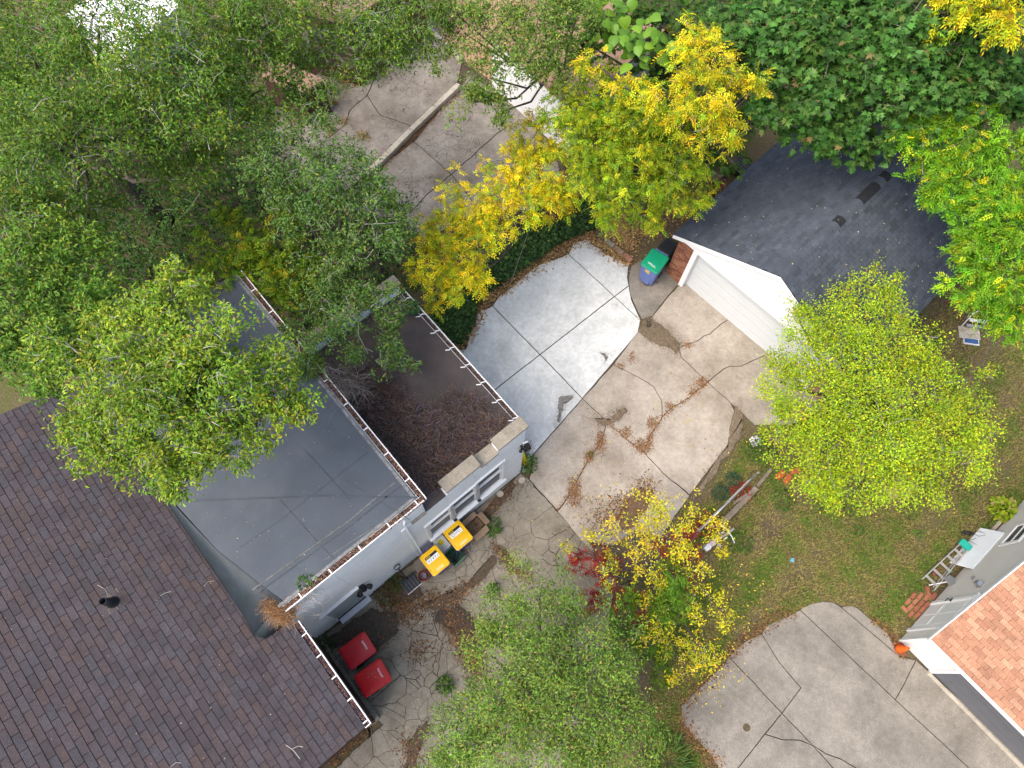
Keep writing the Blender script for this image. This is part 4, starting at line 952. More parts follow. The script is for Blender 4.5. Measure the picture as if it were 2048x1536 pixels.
def along(rg, line, wd, n, z=.058):
    P = np.array(line, float); s = np.linalg.norm(np.diff(P, axis=0), axis=1); t = rg.random(n)*s.sum(); cs = np.concatenate([[0], np.cumsum(s)])
    k = np.clip(np.searchsorted(cs, t)-1, 0, len(s)-1); f = ((t-cs[k])/s[k])[:, None]; q = P[k]*(1-f) + P[k+1]*f + rg.normal(0, wd, (n, 2))
    return np.array([G(a, b_, z) for a, b_ in q])
rg = np.random.default_rng(9)
BROWN = [(4, (.20, .105, .045)), (3, (.14, .07, .035)), (2, (.28, .16, .06)), (2, (.08, .05, .03))]
TANL = [(4, (.34, .20, .085)), (3, (.42, .27, .13)), (2, (.22, .12, .05)), (1, (.45, .34, .12))]
DIRT = [(4, (.14, .105, .072)), (3, (.18, .135, .09)), (2, (.08, .06, .043)), (1, (.23, .175, .12))]
RUST = [(4, (.26, .135, .06)), (3, (.20, .10, .045)), (1, (.32, .2, .1))]
# fibrous litter caught in the driveway cracks
scatter_leaves('crack_litter', 'rusty brown litter collected in the driveway cracks', np.concatenate([
    cloud(rg, [(1178,913,5,6,260),(1200,885,6,12,420),(1148,985,8,16,700),(1286,893,9,8,450),(1305,845,6,8,240),(1402,765,7,6,260),(1385,785,6,5,160),(1250,866,8,7,220),(1340,812,5,4,120),(1375,690,6,5,120),(1240,732,6,3,80),(1262,715,4,8,90),(1300,880,4,8,160)]),
    along(rg, [(1213,843),(1256,880),(1287,904)], 3, 160), along(rg, [(1416,765),(1379,795),(1324,834),(1300,872),(1290,900)], 2.5, 320), along(rg, [(1208,868),(1177,919),(1163,945),(1115,1021)], 2.5, 220)]), .05, RUST, 1)
scatter_leaves('loose_dirt', 'dark loose dirt spilled where the pads meet', np.concatenate([
    cloud(rg, [(1298,645,9,8,420),(1322,668,20,11,900),(1345,690,9,8,300),(1355,700,4,10,130),(1212,840,13,6,300),(1235,825,12,6,260),(1180,825,10,9,160),(1052,893,7,9,420),(1235,610,4,2,20),(1185,490,6,8,160),(1200,505,4,4,90),(1150,482,6,3,80),(1128,805,3,12,70),(1118,830,3,10,60),(1110,850,3,8,50)]),
    along(rg, [(1468,800),(1480,840),(1478,880),(1440,930),(1395,985)], 8, 900, .03)]), .032, DIRT, 2)
scatter_leaves('fallen_leaves', 'dry tan leaves drifted along the ivy edge and kerb stones', np.concatenate([
    along(rg, [(905,700),(945,660),(960,610),(1010,575),(1060,535),(1110,505),(1160,475),(1190,465)], 9, 2600, .05),
    along(rg, [(1190,480),(1225,505),(1255,525)], 7, 700, .06), cloud(rg, [(1235,455,20,14,900),(1255,480,18,16,700),(1330,430,22,20,500),(1290,455,18,10,300),(1220,440,20,12,500),(1150,460,25,12,600),(1360,400,20,20,400)], .03)]), .085, TANL, 3)
scatter_leaves('fallen_leaves', 'red brown litter along the wall foot and broken plates', np.concatenate([
    along(rg, [(1030,965),(985,1010),(940,1060),(900,1110)], 9, 900), along(rg, [(990,1090),(1015,1125),(1060,1160)], 7, 500), along(rg, [(945,1170),(900,1205),(870,1190),(830,1215),(800,1200)], 10, 900),
    along(rg, [(900,1230),(925,1270),(950,1330),(960,1350)], 14, 1800), along(rg, [(780,1190),(800,1220),(830,1240)], 14, 700), along(rg, [(745,1440),(700,1490),(660,1530)], 6, 500), cloud(rg, [(1215,1040,22,22,700),(1250,1010,20,14,400),(1290,980,16,14,400),(820,1500,14,20,300),(840,1300,20,14,250),(730,1280,30,18,300)])]), .06, BROWN, 4)
scatter_leaves('fallen_leaves', 'brown leaves along the left edge of the speckled apron', np.concatenate([
    along(rg, [(1370,1410),(1425,1350),(1460,1310),(1500,1275),(1535,1245),(1590,1222)], 9, 1600, .04), along(rg, [(1362,1430),(1380,1470),(1410,1500),(1440,1536)], 9, 900, .04),
    along(rg, [(1745,1240),(1780,1265),(1798,1300),(1806,1320)], 5, 300, .04), cloud(rg, [(1880,600,30,50,700),(1540,340,20,30,200)], .03)]), .07, BROWN, 5)
scatter_leaves('fallen_leaves', 'brown leaf strip along the curb in the paved yard', along(rg, [(742,355),(800,300),(860,240),(922,180)], 4, 900), .06, BROWN, 6)
scatter_leaves('fallen_leaves', 'a few yellow leaves lying on the shrub side of the old driveway', cloud(rg, [(1230,1020,60,50,160),(1380,850,60,60,60),(1450,1200,50,60,200),(1420,1350,40,40,160)], .07), .07, [(3, (.6, .48, .05)), (1, (.4, .25, .08))], 7)
# weeds in the yard cracks
scatter_leaves('dry_weeds', 'tufts of dry orange weeds on the paved yard', cloud(rg, [(663,262,8,8,160),(727,272,8,6,130),(668,207,8,5,130),(592,240,9,6,130),(690,245,6,5,60),(700,165,14,6,160)], .07), .08, [(3, (.34, .2, .05)), (2, (.2, .13, .05)), (1, (.15, .2, .03))], 8, zj=.1, tilt=.8)

def poly_pts(rg, px, n, z=0.0):
    P = np.array(px, float); lo, hi = P.min(0), P.max(0); out = np.zeros((0, 2))
    while len(out) < n:
        q = rg.uniform(lo, hi, (n*2, 2)); out = np.concatenate([out, q[inside_np(q, P)]])
    out = out[:n]; return out
IVY = [(862,640),(880,590),(930,560),(1000,500),(1060,440),(1120,400),(1200,395),(1210,430),(1185,462),(1120,488),(1060,530),(1000,572),(958,600),(945,655),(925,690),(890,690)]
q = poly_pts(rg, IVY, 11000); P = np.array([G(a, b_, .04) for a, b_ in q])
hh = .12 + .22*(np.sin(q[:, 0]*.06)*np.cos(q[:, 1]*.07) + 1)/2
P[:, 2] += rg.random(len(P))**.6*hh
scatter_leaves('ivy', 'dark green ivy bank between the golden ash and the pale pad', P, .11, [(5, (.035, .085, .022)), (3, (.055, .12, .03)), (2, (.022, .055, .016)), (.4, (.12, .17, .03))], 10, zj=.02, tilt=.5, aspect=.8)
def weed(name, label, u, v, r, h, n, pal_, seed, L=.09, cat='plant', asp=.4, z=.05, grp=None):
    rg = np.random.default_rng(seed); c = G(u, v, z); root = empty(name, tuple(c), 0, label=label, cat=cat, group=grp)
    a = rg.uniform(0, 2*math.pi, n); t = rg.random(n)**.6; rad = r*t; hz = h*rg.uniform(.2, 1, n)*(1-.5*t)
    P = np.stack([np.cos(a)*rad, np.sin(a)*rad, hz], 1); d = unit(np.stack([np.cos(a), np.sin(a), rg.normal(.1, .4, n)], 1) + rg.normal(0, .35, (n, 3))); ll = L*rg.uniform(.6, 1.3, n)
    V = kites(P, d, unit(np.array([0, 0, 1.]) + rg.normal(0, .4, (n, 3))), ll, ll*asp); npmesh('leaves', V, 4, KITE, pal(rg, n, pal_), M['leaf'], root, kind='stuff')
    b = MB()
    for i in range(6): k = rg.integers(n); b.tube([(0, 0, -.02), tuple(P[k]*.5 + [0, 0, .02]), tuple(P[k])], [.008, .006, .003], 4)
    b.build('stems', M['twigd'], root); return root
GRN = [(5, (.07, .16, .022)), (3, (.11, .22, .025)), (2, (.045, .10, .018))]
weed('weed', 'leafy green weed at the corner of the low wing', 1055, 930, .28, .5, 260, GRN, 1)
weed('weed', 'green weed at the wall foot beside the snow shovel', 790, 1165, .22, .3, 200, [(4, (.07, .13, .02)), (2, (.16, .12, .05))], 2)
weed('weed', 'russet and green weed patch left of the snow shovel', 775, 1190, .35, .22, 260, [(3, (.10, .13, .03)), (3, (.20, .10, .05))], 3)
weed('weed', 'green weed growing between the wall and cardboard box', 985, 1055, .26, .3, 230, GRN, 4)
weed('weed', 'dark green weed in the corner by the brown wall', 648, 1290, .3, .4, 240, [(4, (.03, .08, .02)), (2, (.05, .11, .02))], 5)
weed('weed', 'tall leafy weed stalk on the broken driveway near the willow', 890, 1370, .22, .5, 200, GRN, 6)
weed('weed', 'upright weed stalk between broken plates above the willow', 985, 1180, .14, .5, 110, GRN, 7)
weed('weed', 'weed on the dry clump in the driveway panel crack', 1182, 910, .09, .08, 60, [(1, (.14, .18, .03))], 8, L=.05)
weed('weed', 'weed clump with white flowers at the driveway edge by the lime tree', 1522, 905, .42, .5, 330, GRN, 9)
weed('weed', 'bluish green clump in the bed beside the fence rail', 1465, 960, .22, .25, 160, [(3, (.04, .09, .05)), (1, (.07, .13, .06))], 10)
weed('weed', 'bluish green clump near the driveway corner', 1440, 985, .25, .25, 180, [(3, (.04, .09, .05)), (1, (.07, .13, .06))], 11)
weed('weed', 'red leaved creeper under the fence rail', 1480, 985, .30, .25, 150, REDD, 12)
weed('weed', 'red leaved creeper beside the pale scooter', 1415, 1050, .35, .3, 150, REDD, 13)
weed('weed', 'broad green weed in the lawn under the lime tree', 1565, 1000, .32, .2, 170, GRN, 14)
weed('weed', 'green weed in the lawn right of the scooter', 1480, 1085, .35, .2, 170, GRN, 15)
weed('hosta', 'yellow green hosta against the grey siding', 2003, 1022, .36, .35, 170, [(4, (.30, .40, .02)), (3, (.22, .33, .02)), (1, (.38, .3, .12))], 16, L=.15, asp=.8)
weed('grass_clump', 'coarse grass clump at the bottom edge beside the apron', 1330, 1520, .6, .4, 420, [(3, (.08, .17, .03)), (1, (.2, .24, .05))], 17, L=.28, asp=.1)
weed('grass_clump', 'small green weed clump in the middle of the lawn', 1715, 1062, .14, .12, 60, GRN, 18, L=.1, asp=.3)
weed('weed', 'pale green weed spot in the lawn below the lime tree', 1838, 1068, .14, .1, 50, [(1, (.12, .25, .03))], 19, L=.08)
fl_ = weed('flower', 'white blossom head by the lime tree', 1508, 885, .14, .35, 90, [(1, (.75, .75, .72))], 20, L=.06, asp=.9)

# dark undergrowth in the shade of the elms and the maple
UND = [(-60,130),(80,60),(200,150),(330,120),(480,180),(560,200),(540,330),(690,420),(840,480),(850,600),(760,560),(700,640),(640,640),(560,600),(480,600),(200,640),(-60,600)]
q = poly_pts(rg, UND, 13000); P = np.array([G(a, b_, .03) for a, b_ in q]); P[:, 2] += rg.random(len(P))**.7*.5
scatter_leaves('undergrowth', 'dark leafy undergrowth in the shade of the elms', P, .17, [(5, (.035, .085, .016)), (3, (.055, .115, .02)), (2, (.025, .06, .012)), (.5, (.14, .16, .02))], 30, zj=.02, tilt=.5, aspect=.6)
UND2 = [(1130,240),(1180,100),(1160,-60),(2100,-60),(2100,260),(2000,260),(1700,200),(1500,260),(1440,330),(1330,380),(1200,390),(1120,330)]
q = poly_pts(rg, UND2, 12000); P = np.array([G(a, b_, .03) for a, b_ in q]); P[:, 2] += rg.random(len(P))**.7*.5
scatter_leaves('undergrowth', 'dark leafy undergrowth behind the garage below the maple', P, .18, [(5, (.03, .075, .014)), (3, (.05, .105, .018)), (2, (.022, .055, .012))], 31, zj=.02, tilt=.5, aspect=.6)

# lawn
LAWN = [(1365,1000),(1400,1010),(1480,880),(1540,860),(1640,820),(1850,660),(1930,560),(2060,600),(2060,1010),(1990,1050),(1870,1190),(1800,1281),(1790,1290),(1745,1242),(1717,1218),(1645,1203),(1599,1219),(1522,1266),(1461,1307),(1362,1413),(1366,1446),(1436,1534),(1420,1560),(1290,1560),(1300,1400),(1330,1200),(1345,1060)]
q = poly_pts(rg, LAWN, 150000); n = len(q)
f = .5 + .34*np.sin(q[:, 0]*.021+1+np.sin(q[:, 1]*.017))*np.cos(q[:, 1]*.027) + .30*np.sin(q[:, 0]*.05+q[:, 1]*.043+2*np.sin(q[:, 0]*.013)) + .15*np.sin(q[:, 0]*.11-q[:, 1]*.09) + rg.normal(0, .16, n)
f -= .35*np.exp(-(((q[:, 0]-1420)/90)**2 + ((q[:, 1]-1000)/120)**2)) + .35*np.exp(-(((q[:, 0]-1900)/120)**2 + ((q[:, 1]-640)/90)**2)) + .5*np.exp(-(((q[:, 0]-1620)/70)**2 + ((q[:, 1]-900)/60)**2))
keep = rg.random(n) < np.clip(.25 + f*1.1, .12, 1); q = q[keep]; f = f[keep]; n = len(q)
P = np.array([G(a, b_, .002) for a, b_ in q]); a = rg.uniform(0, 6.28, n); hgt = rg.uniform(.04, .10, n)
tip = P + np.stack([np.cos(a)*hgt*.9, np.sin(a)*hgt*.9, hgt*.8], 1); sd_ = np.stack([-np.sin(a), np.cos(a), np.zeros(n)], 1)*.014
gcol = np.where((f + rg.normal(0, .18, n) > .62)[:, None], np.array([.090, .165, .018]), np.array([.225, .185, .062])); gcol = np.where((rg.random(n) < .2)[:, None], np.array([.17, .165, .045]), gcol)*(1+rg.normal(0, .22, (n, 1)))
npmesh('grass', np.stack([P-sd_, P+sd_, tip], 1), 3, [(0, 1, 2)], np.clip(gcol, .01, .9), M['leafdry'], label='patchy green and straw coloured lawn grass', kind='stuff')
# soil and leaf mould lying on the concrete in irregular low heaps
def soil_patch(label, px, col, z=.055, h=.012, seed=0):
    q = [wob(p, .03) for p in densify(pts2(px, z), .08)]; c = np.mean(q, 0)
    b = MB(); n = len(q)
    rings = [[(c[0]+(p[0]-c[0])*f, c[1]+(p[1]-c[1])*f, z+hh) for p in q] for f, hh in ((1, -.004), (.82, h*.6), (.45, h))]
    b.loft(rings, cap0=False)
    m, t, p = nodes('leaf_mould_%d' % seed); ge = N(t, 'ShaderNodeNewGeometry'); co = ge.outputs['Position']
    cc = ramp(t, noise(t, co, 12, 8, .8), [(.3, tuple(x*.5 for x in col)), (.5, col), (.72, tuple(x*1.7 for x in col))])
    t.links.new(cc, p.inputs['Base Color']); p.inputs['Roughness'].default_value = .97
    bn = N(t, 'ShaderNodeBump'); bn.inputs['Strength'].default_value = .9; bn.inputs['Distance'].default_value = .03; t.links.new(noise(t, co, 25, 7, .8), bn.inputs['Height']); t.links.new(bn.outputs[0], p.inputs['Normal'])
    o = b.build('soil_patch', m, label=label, kind='stuff', smooth=True)
    tg = np.array([p_ for p_ in q]); k = np.random.default_rng(seed); nn = len(tg)*14
    P = tg[k.integers(0, len(tg), nn)] + k.normal(0, .06, (nn, 2)); P = np.column_stack([P, np.full(nn, z)])
    scatter_leaves('soil_crumbs', 'crumbs of soil around ' + label, P, .03, [(2, tuple(x*1.1 for x in col)), (1, tuple(x*.6 for x in col)), (1, tuple(x*1.7 for x in col))], seed, zj=.006)
SO = (.085, .062, .042)
for i, (lab, px, col) in enumerate([
  ('the dirt heap where the pads meet', [(1283,640),(1300,632),(1312,645),(1335,660),(1358,690),(1354,706),(1325,692),(1295,680),(1278,665)], (.15, .115, .075)),
  ('the black spot at the pad corner', [(1289,640),(1303,636),(1309,650),(1300,664),(1290,656)], (.03, .027, .025)),
  ('the seam above the broken plates', [(985,1090),(1000,1088),(1022,1112),(1052,1150),(1040,1158),(1005,1122)], SO),
  ('the seam beside the carts', [(940,1165),(975,1130),(985,1110),(995,1122),(975,1150),(900,1205),(870,1220),(840,1212),(880,1195)], SO),
  ('the wide soil gap before the willow', [(880,1215),(915,1205),(955,1240),(975,1290),(960,1340),(945,1348),(925,1310),(905,1265),(868,1240)], (.055, .042, .032)),
  ('the dark patch beside the red carts', [(655,1275),(740,1215),(790,1225),(800,1260),(760,1300),(700,1290),(660,1300)], (.065, .052, .04)),  # darker brown patch between the wall and the carts
  ('the wall foot below the windows', [(1025,960),(1035,972),(1010,1000),(985,1030),(965,1050),(955,1042),(985,1005)], SO),
  ('the strip beside the shovel', [(770,1180),(800,1150),(835,1165),(845,1190),(815,1215),(780,1205)], (.07, .05, .035)),
  ('the seam at the bottom edge', [(820,1480),(850,1440),(860,1450),(840,1500),(830,1560),(800,1560)], SO),
  ('the brown smear on the driveway panel', [(1188,838),(1215,842),(1250,812),(1256,818),(1238,838),(1208,850)], (.16, .12, .08)),
  ('the corner spill by the low wing', [(1045,880),(1058,884),(1064,900),(1052,908),(1042,898)], (.06, .05, .042)),
  ('the muddy right edge of the driveway', [(1470,806),(1484,830),(1482,872),(1450,920),(1400,985),(1385,990),(1430,925),(1467,876),(1473,830)], (.16, .125, .085)),
  ('the grey smear on the pale pad', [(1119,796),(1130,790),(1142,791),(1144,797),(1131,800),(1129,815),(1122,830),(1118,846),(1114,840),(1117,818)], (.19, .18, .165)),
  ('the dark fleck on the pale pad', [(1198,706),(1208,708),(1214,716),(1210,724),(1206,714)], (.15, .14, .13)),
  ('the grit at the low wing gutter line', [(985,795),(1000,805),(1012,830),(1004,836),(990,815)], (.14, .12, .10)),
  ('the bare spot on the driveway corner', [(1245,1060),(1230,1035),(1250,1000),(1280,975),(1310,985),(1290,1020),(1275,1050)], (.14, .085, .05)),
  ('the mould below the yellow shrub', [(1180,1085),(1230,1090),(1270,1060),(1330,1080),(1300,1130),(1220,1150)], (.10, .075, .05))]):
    soil_patch(lab, px, col, seed=200+i)

# ------------------------------------------------------------------ dead vines and debris on the house roofs
def strands(name, label, px, z, n, L, rad, mats, seed, lift=.25, parent=None, cat=None, clump=None):
    rg = np.random.default_rng(seed); q = poly_pts(rg, px, n); segs = []
    P = np.array([G(a, b_, z) for a, b_ in q]); P[:, 2] += rg.random(n)**1.5*lift
    a = rg.uniform(0, 6.28, n); d = np.stack([np.cos(a), np.sin(a), rg.normal(0, .25, n)], 1); ll = L*rg.uniform(.4, 1.4, n)[:, None]
    out = []; cur = P; r = rad*rg.uniform(.5, 1.5, n)
    V = []; ds = d
    pts = [cur]
    for k in range(4):
        ds = unit(ds + rg.normal(0, .45, (n, 3))*[1, 1, .5]); cur = cur + ds*ll/4; cur[:, 2] = np.clip(cur[:, 2], z+.005, z+lift*1.3); pts.append(cur)
    for k in (0, 2): out.append(np.stack(pts[k:k+3], 1))
    S_ = np.concatenate(out); R_ = np.concatenate([r, r*.5])
    n2 = len(S_); dd = unit(S_[:, 2]-S_[:, 0]); x = unit(np.cross(dd, np.array([.3, .2, 1.]))); y = np.cross(dd, x); V = []
    for k, f in ((0, 1.), (1, .8), (2, .5)):
        for an in (0, 2.094, 4.189): V.append(S_[:, k] + (x*math.cos(an)+y*math.sin(an))*(R_*f)[:, None])
    T = []
    for k in (0, 3):
        for i in range(3): j = (i+1) % 3; T += [(k+i, k+j, k+3+j), (k+i, k+3+j, k+3+i)]
    return npmesh(name, np.stack(V, 1), 9, T, pal(rg, n2, mats, .3), M['leafdry'], parent, label=label, kind='stuff')
VINE = [(4, (.13, .088, .075)), (3, (.22, .18, .17)), (2, (.07, .05, .042)), (1.5, (.27, .16, .09)), (1, (.19, .14, .19))]
strands('dead_vines', 'tangle of dead brown vines heaped on the low wing roof', [(690,740),(770,740),(820,800),(850,835),(900,790),(955,795),(985,835),(1015,838),(985,880),(935,925),(868,985),(840,965),(770,870),(700,800)], WZ-.01, 9500, .42, .0055, VINE, 1, lift=.22)
strands('dead_vines', 'dense dark mat under the dead vines by the front parapet', [(720,770),(800,830),(860,870),(960,840),(975,870),(930,915),(866,975),(780,880)], WZ-.01, 5000, .35, .005, [(1, (.045, .032, .028)), (1, (.075, .05, .04))], 2, lift=.10)
strands('dead_twigs', 'grey dead twigs by the flat roof edge above the vines', [(650,735),(700,745),(740,790),(700,800),(660,770)], 5.0, 260, .7, .006, [(1, (.22, .20, .19)), (1, (.14, .12, .11))], 3, lift=.3)
strands('dry_nest', 'rusty clump of dry vine roots at the gutter corner', [(530,1205),(560,1190),(585,1200),(590,1225),(575,1248),(548,1235)], EZ+.75, 1500, .30, .004, [(3, (.38, .20, .09)), (2, (.26, .13, .06)), (1, (.45, .32, .2))], 4, lift=.32)
strands('dry_nest', 'dry roots trailing from the gutter corner down the white wall', [(578,1225),(600,1195),(640,1170),(640,1185),(610,1215)], 4.6, 120, .5, .003, [(1, (.42, .38, .33))], 5, lift=.4)
def gutfill(label, a, c, z, n, seed, palg):
    rg = np.random.default_rng(seed); a = np.array(a); c = np.array(c); t = rg.random((n, 1)); d = unit(c-a); s = np.array([d[1], -d[0]])
    xy = a + (c-a)*t + s*rg.uniform(-.055, .055, (n, 1)); P = np.array([HF.w(x, y, z) for x, y in xy])
    scatter_leaves('gutter_debris', label, P, .06, palg, seed, zj=.03, tilt=.5)
GUT = [(3, (.20, .11, .075)), (3, (.13, .075, .06)), (2, (.28, .18, .12)), (2, (.07, .05, .045))]
gutfill('leaf debris in the front gutter of the grey roof', (-6.8, .06), (-3.1, .06), MEMZ-.045, 2200, 1, GUT)
gutfill('leaf debris in the side gutter above the dead vines', (-3.1, .05), (-3.1, 7.6), MEMZ-.06, 2400, 2, GUT)
gutfill('dark leaf debris in the low wing gutter', (.05, .35), (.05, 5.1), WZ-.03, 1600, 3, [(2, (.09, .06, .05)), (1, (.16, .1, .07))])
gutfill('dark leaf debris in the gutter of the brown roof', (EX+.10, -.12), (EX+.10, Y0+.02), EZ-.05, 1500, 4, [(2, (.10, .06, .06)), (1, (.18, .10, .08)), (1, (.05, .035, .04))])
def speck(label, px, z, n, L, p_, seed):
    rg = np.random.default_rng(seed); q = poly_pts(rg, px, n); scatter_leaves('fallen_leaves', label, np.array([G(a, b_, z) for a, b_ in q]), L, p_, seed, zj=.008)
PALE = [(3, (.42, .34, .16)), (1, (.5, .42, .3)), (1, (.3, .2, .08))]
speck('pale leaf bits scattered on the grey flat roof', [(330,1000),(620,800),(720,860),(830,995),(560,1180),(500,1180)], MEMZ+.006, 110, .028, PALE, 11)
speck('pale leaf bits on the low dark roof', [(850,660),(990,830),(900,790),(840,720)], WZ-.01, 50, .035, PALE, 12)
rgd = np.random.default_rng(3); P = []
for _ in range(260):
    x = rgd.uniform(-13.5, -7.2); y = rgd.uniform(-2.8, 5); P.append(HF.w(x, y, rz(x)+.022))
scatter_leaves('fallen_leaves', 'pale leaf bits scattered over the brown shingles', np.array(P), .026, PALE, 13, zj=.006)
P = []
for _ in range(260):
    x = rgd.uniform(-.1, 6.5); y = rgd.uniform(-.1, 6.0); z = GE + gs*(min(x, GW-x)+OV)+.025; P.append(GF.w(x, y, z))
scatter_leaves('fallen_leaves', 'pale leaf bits scattered over the slate garage roof', np.array(P), .06, PALE, 14, zj=.006)
M['paletwig'] = pm('bleached_twig', (.48, .45, .40), .2, 6, .9, .1, 40, 0)
def roof_twig(label, pts, r=.006):
    w_ = []
    for u, v in pts:
        z = 5.2
        for _ in range(6): lx = HF.l(G(u, v, z))[0]; z = rz(lx)+.03
        w_.append(G(u, v, z))
    c = w_[0]; MB().tube([tuple(p-c) for p in w_], r, 5).build('twig', M['paletwig'], label=label, cat='twig').location = tuple(c)
roof_twig('pale forked twig near the lower edge of the brown roof', [(572,1490),(588,1502),(598,1515),(600,1518)])
roof_twig('thin pale twig lying right of the lower roof edge twig', [(584,1498),(596,1492),(606,1494)])
roof_twig('curved pale twig beside the black vent pipe', [(195,1170),(210,1178),(216,1190),(212,1200)], .004)
roof_twig('short pale twig right of the vent pipe', [(320,1192),(330,1186),(342,1183)], .004)
roof_twig('pale twig near the flap on the shingles', [(408,1172),(415,1164),(428,1162)], .004)
roof_twig('pale twig at the bottom of the brown roof', [(340,1535),(352,1525),(362,1526)], .005)
for i, (u, v, lab) in enumerate([(605, 1168, 'green sprout in the front gutter near the dry nest'), (620, 1158, 'second green sprout higher along the front gutter')]): weed('weed', lab, u, v, .10, .15, 40, GRN, 40+i, L=.10, z=5.05)
weed('weed', 'grassy green tuft growing on the flat roof edge', 618, 735, .30, .3, 260, [(3, (.11, .22, .03)), (1, (.2, .25, .04))], 43, L=.2, asp=.15, z=5.1)
weed('weed', 'green sprout in the low wing gutter', 826, 618, .14, .2, 40, [(1, (.05, .14, .04))], 44, L=.14, z=3.95, asp=.8)
weed('weed', 'leafy vine tangle at the far end of the tall roof gutter', 580, 660, .25, .25, 120, GRN, 45, L=.1, z=5.1)

# ------------------------------------------------------------------ wheeled carts
def cart(name, label, u, v, zl, rot, wd, dp, ht, bodyc, lidc, rimc=None, style='', group='wheeled carts'):
    c = G(u, v, zl); root = empty(name, (c[0], c[1], .05), rot, label=label, cat='bin', group=group)
    bm = pm(name+'_body_%d%d' % (u, v), bodyc, .08, 4, .45, .05, 40, .05, 60); lm = pm(name+'_lid_%d%d' % (u, v), lidc, .06, 4, .38, .04, 50, .04, 80, spec=.4)
    b = MB(); wt, dt = wd*.93, dp*.88; wb, db = wd*.76, dp*.66
    b.loft([rrect(wb, db, .05, .04, 3, 0, .02), rrect(wb+(wt-wb)*.35, db+(dt-db)*.35, .05, ht*.35, 3), rrect(wt*.99, dt*.99, .05, ht-.12, 3), rrect(wt+.03, dt+.03, .05, ht-.10, 3), rrect(wt+.03, dt+.03, .05, ht-.03, 3)])
    b.box(-wb*.28, wb*.28, -db/2-.035, -db/2+.1, .06, ht*.42)
    body = b.build('body', bm, root, bevel=.008)
    if rimc: MB().loft([rrect(wd*1.0, dp*1.0, .07, ht-.045, 4), rrect(wd*1.015, dp*1.015, .07, ht-.015, 4)]).build('rim', pm('cart_rim_%d' % u, rimc, .1, 4, .4), root)
    b = MB()
    b.loft([rrect(wd, dp, .075, ht-.012, 5), rrect(wd, dp, .075, ht+.018, 5), rrect(wd-.03, dp-.03, .07, ht+.034, 5), rrect(wd-.07, dp-.07, .06, ht+.036, 5), rrect(wd-.09, dp-.09, .055, ht+.024 if rimc else ht+.05, 5), rrect(wd-.20, dp-.24, .05, ht+.03 if rimc else ht+.062, 5)])
    lid = b.build('lid', lm, root, smooth=True); lid.modifiers.new('es', 'EDGE_SPLIT').split_angle = math.radians(38)
    if not rimc:                     # raised bar and front panel
        MB().box(-wd/2+.06, wd/2-.06, -.10, -.085, ht+.055, ht+.066).build('lid_ridge', lm, lid)
    y = dp/2 + .05
    hb = MB(); hb.tube([(-wd*.34, y-.08, ht-.05), (-wd*.34, y, ht-.01), (wd*.34, y, ht-.01), (wd*.34, y-.08, ht-.05)], .016, 8)
    for s in (-1, 0, 1): hb.bar((s*wd*.33, y-.10, ht-.02), (s*wd*.33, y, ht-.01), .035, .02)
    hb.build('handle', bm, root, smooth=False)
    for s in (-1, 1):
        k = MB(); k.lathe([(.03, -.025), (.11, -.025), (.125, -.01), (.125, .01), (.11, .025), (.03, .025)], 20)
        o = k.build('wheel', M['black'], root, smooth=False); o.location = (s*(wb/2+.02), db/2+.0, .125); o.rotation_euler = (0, math.radians(90), 0)
    MB().tube([(-wb/2, db/2, .125), (wb/2, db/2, .125)], .012, 6).build('axle', M['metal'], root)
    zt = ht + (.032 if rimc else .064)
    wm = pm('cart_print_%d' % u, (.78, .78, .78), .1, 8, .5, 0, 10, 0)
    rt = random.Random(u)
    if style == 'yellow':
        MB().box(-wd*.33, wd*.33, dp*.02, dp*.31, zt-.004, zt+.003).build('label_plate', wm, lid)
        MB().box(-wd*.33, wd*.33, dp*.20, dp*.31, zt+.003, zt+.005).build('label_header', M['black'], lid)
        b = MB(); hy = MB()
        for i in range(5): x = -wd*.25+i*wd*.12; b.box(x, x+.028, dp*.05+rt.uniform(0, .02), dp*.05+.035, zt+.003, zt+.0045)
        for i in range(7): x = -wd*.27+i*wd*.075; b.box(x, x+.018, dp*.125, dp*.125+.02, zt+.003, zt+.0045)
        for i in range(5): x = -wd*.29+i*.03; hy.box(x, x+.018, dp*.225, dp*.285, zt+.005, zt+.0062)
        b.build('label_icons', M['black'], lid); hy.build('label_lettering', pm('gold_print_%d' % u, (.6, .42, .02), .05), lid)
        MB().prism([(x, y) for x, y, z in rrect(wd*.42, .075, .03, 0, 3, 0, -dp*.36)], zt-.012, zt+.001).build('lid_emblem', pm('pale_yellow_%d' % u, (.78, .62, .25), .05), lid)
    elif style in ('red', 'green'):
        b = MB(); n = 8; y0 = -dp*.28
        for i in range(n):           # slanted lettering, worn past reading
            x = -wd*.20 + i*wd*.05; s = .012
            b.add([(x, y0-.022, zt+.001), (x+.012, y0-.022, zt+.001), (x+.012+s, y0+.022, zt+.001), (x+s, y0+.022, zt+.001)], [(0, 1, 2, 3)])
            yy = y0+rt.choice([-.02, 0, .016]); b.add([(x+.004, yy, zt+.0012), (x+.03, yy, zt+.0012), (x+.032, yy+.009, zt+.0012), (x+.006, yy+.009, zt+.0012)], [(0, 1, 2, 3)])
        if style == 'green': b.box(-wd*.26, wd*.0, y0+.024, y0+.034, zt, zt+.0015); b.box(-wd*.02, wd*.26, y0-.036, y0-.026, zt, zt+.0015)
        b.build('lid_lettering', wm, lid)
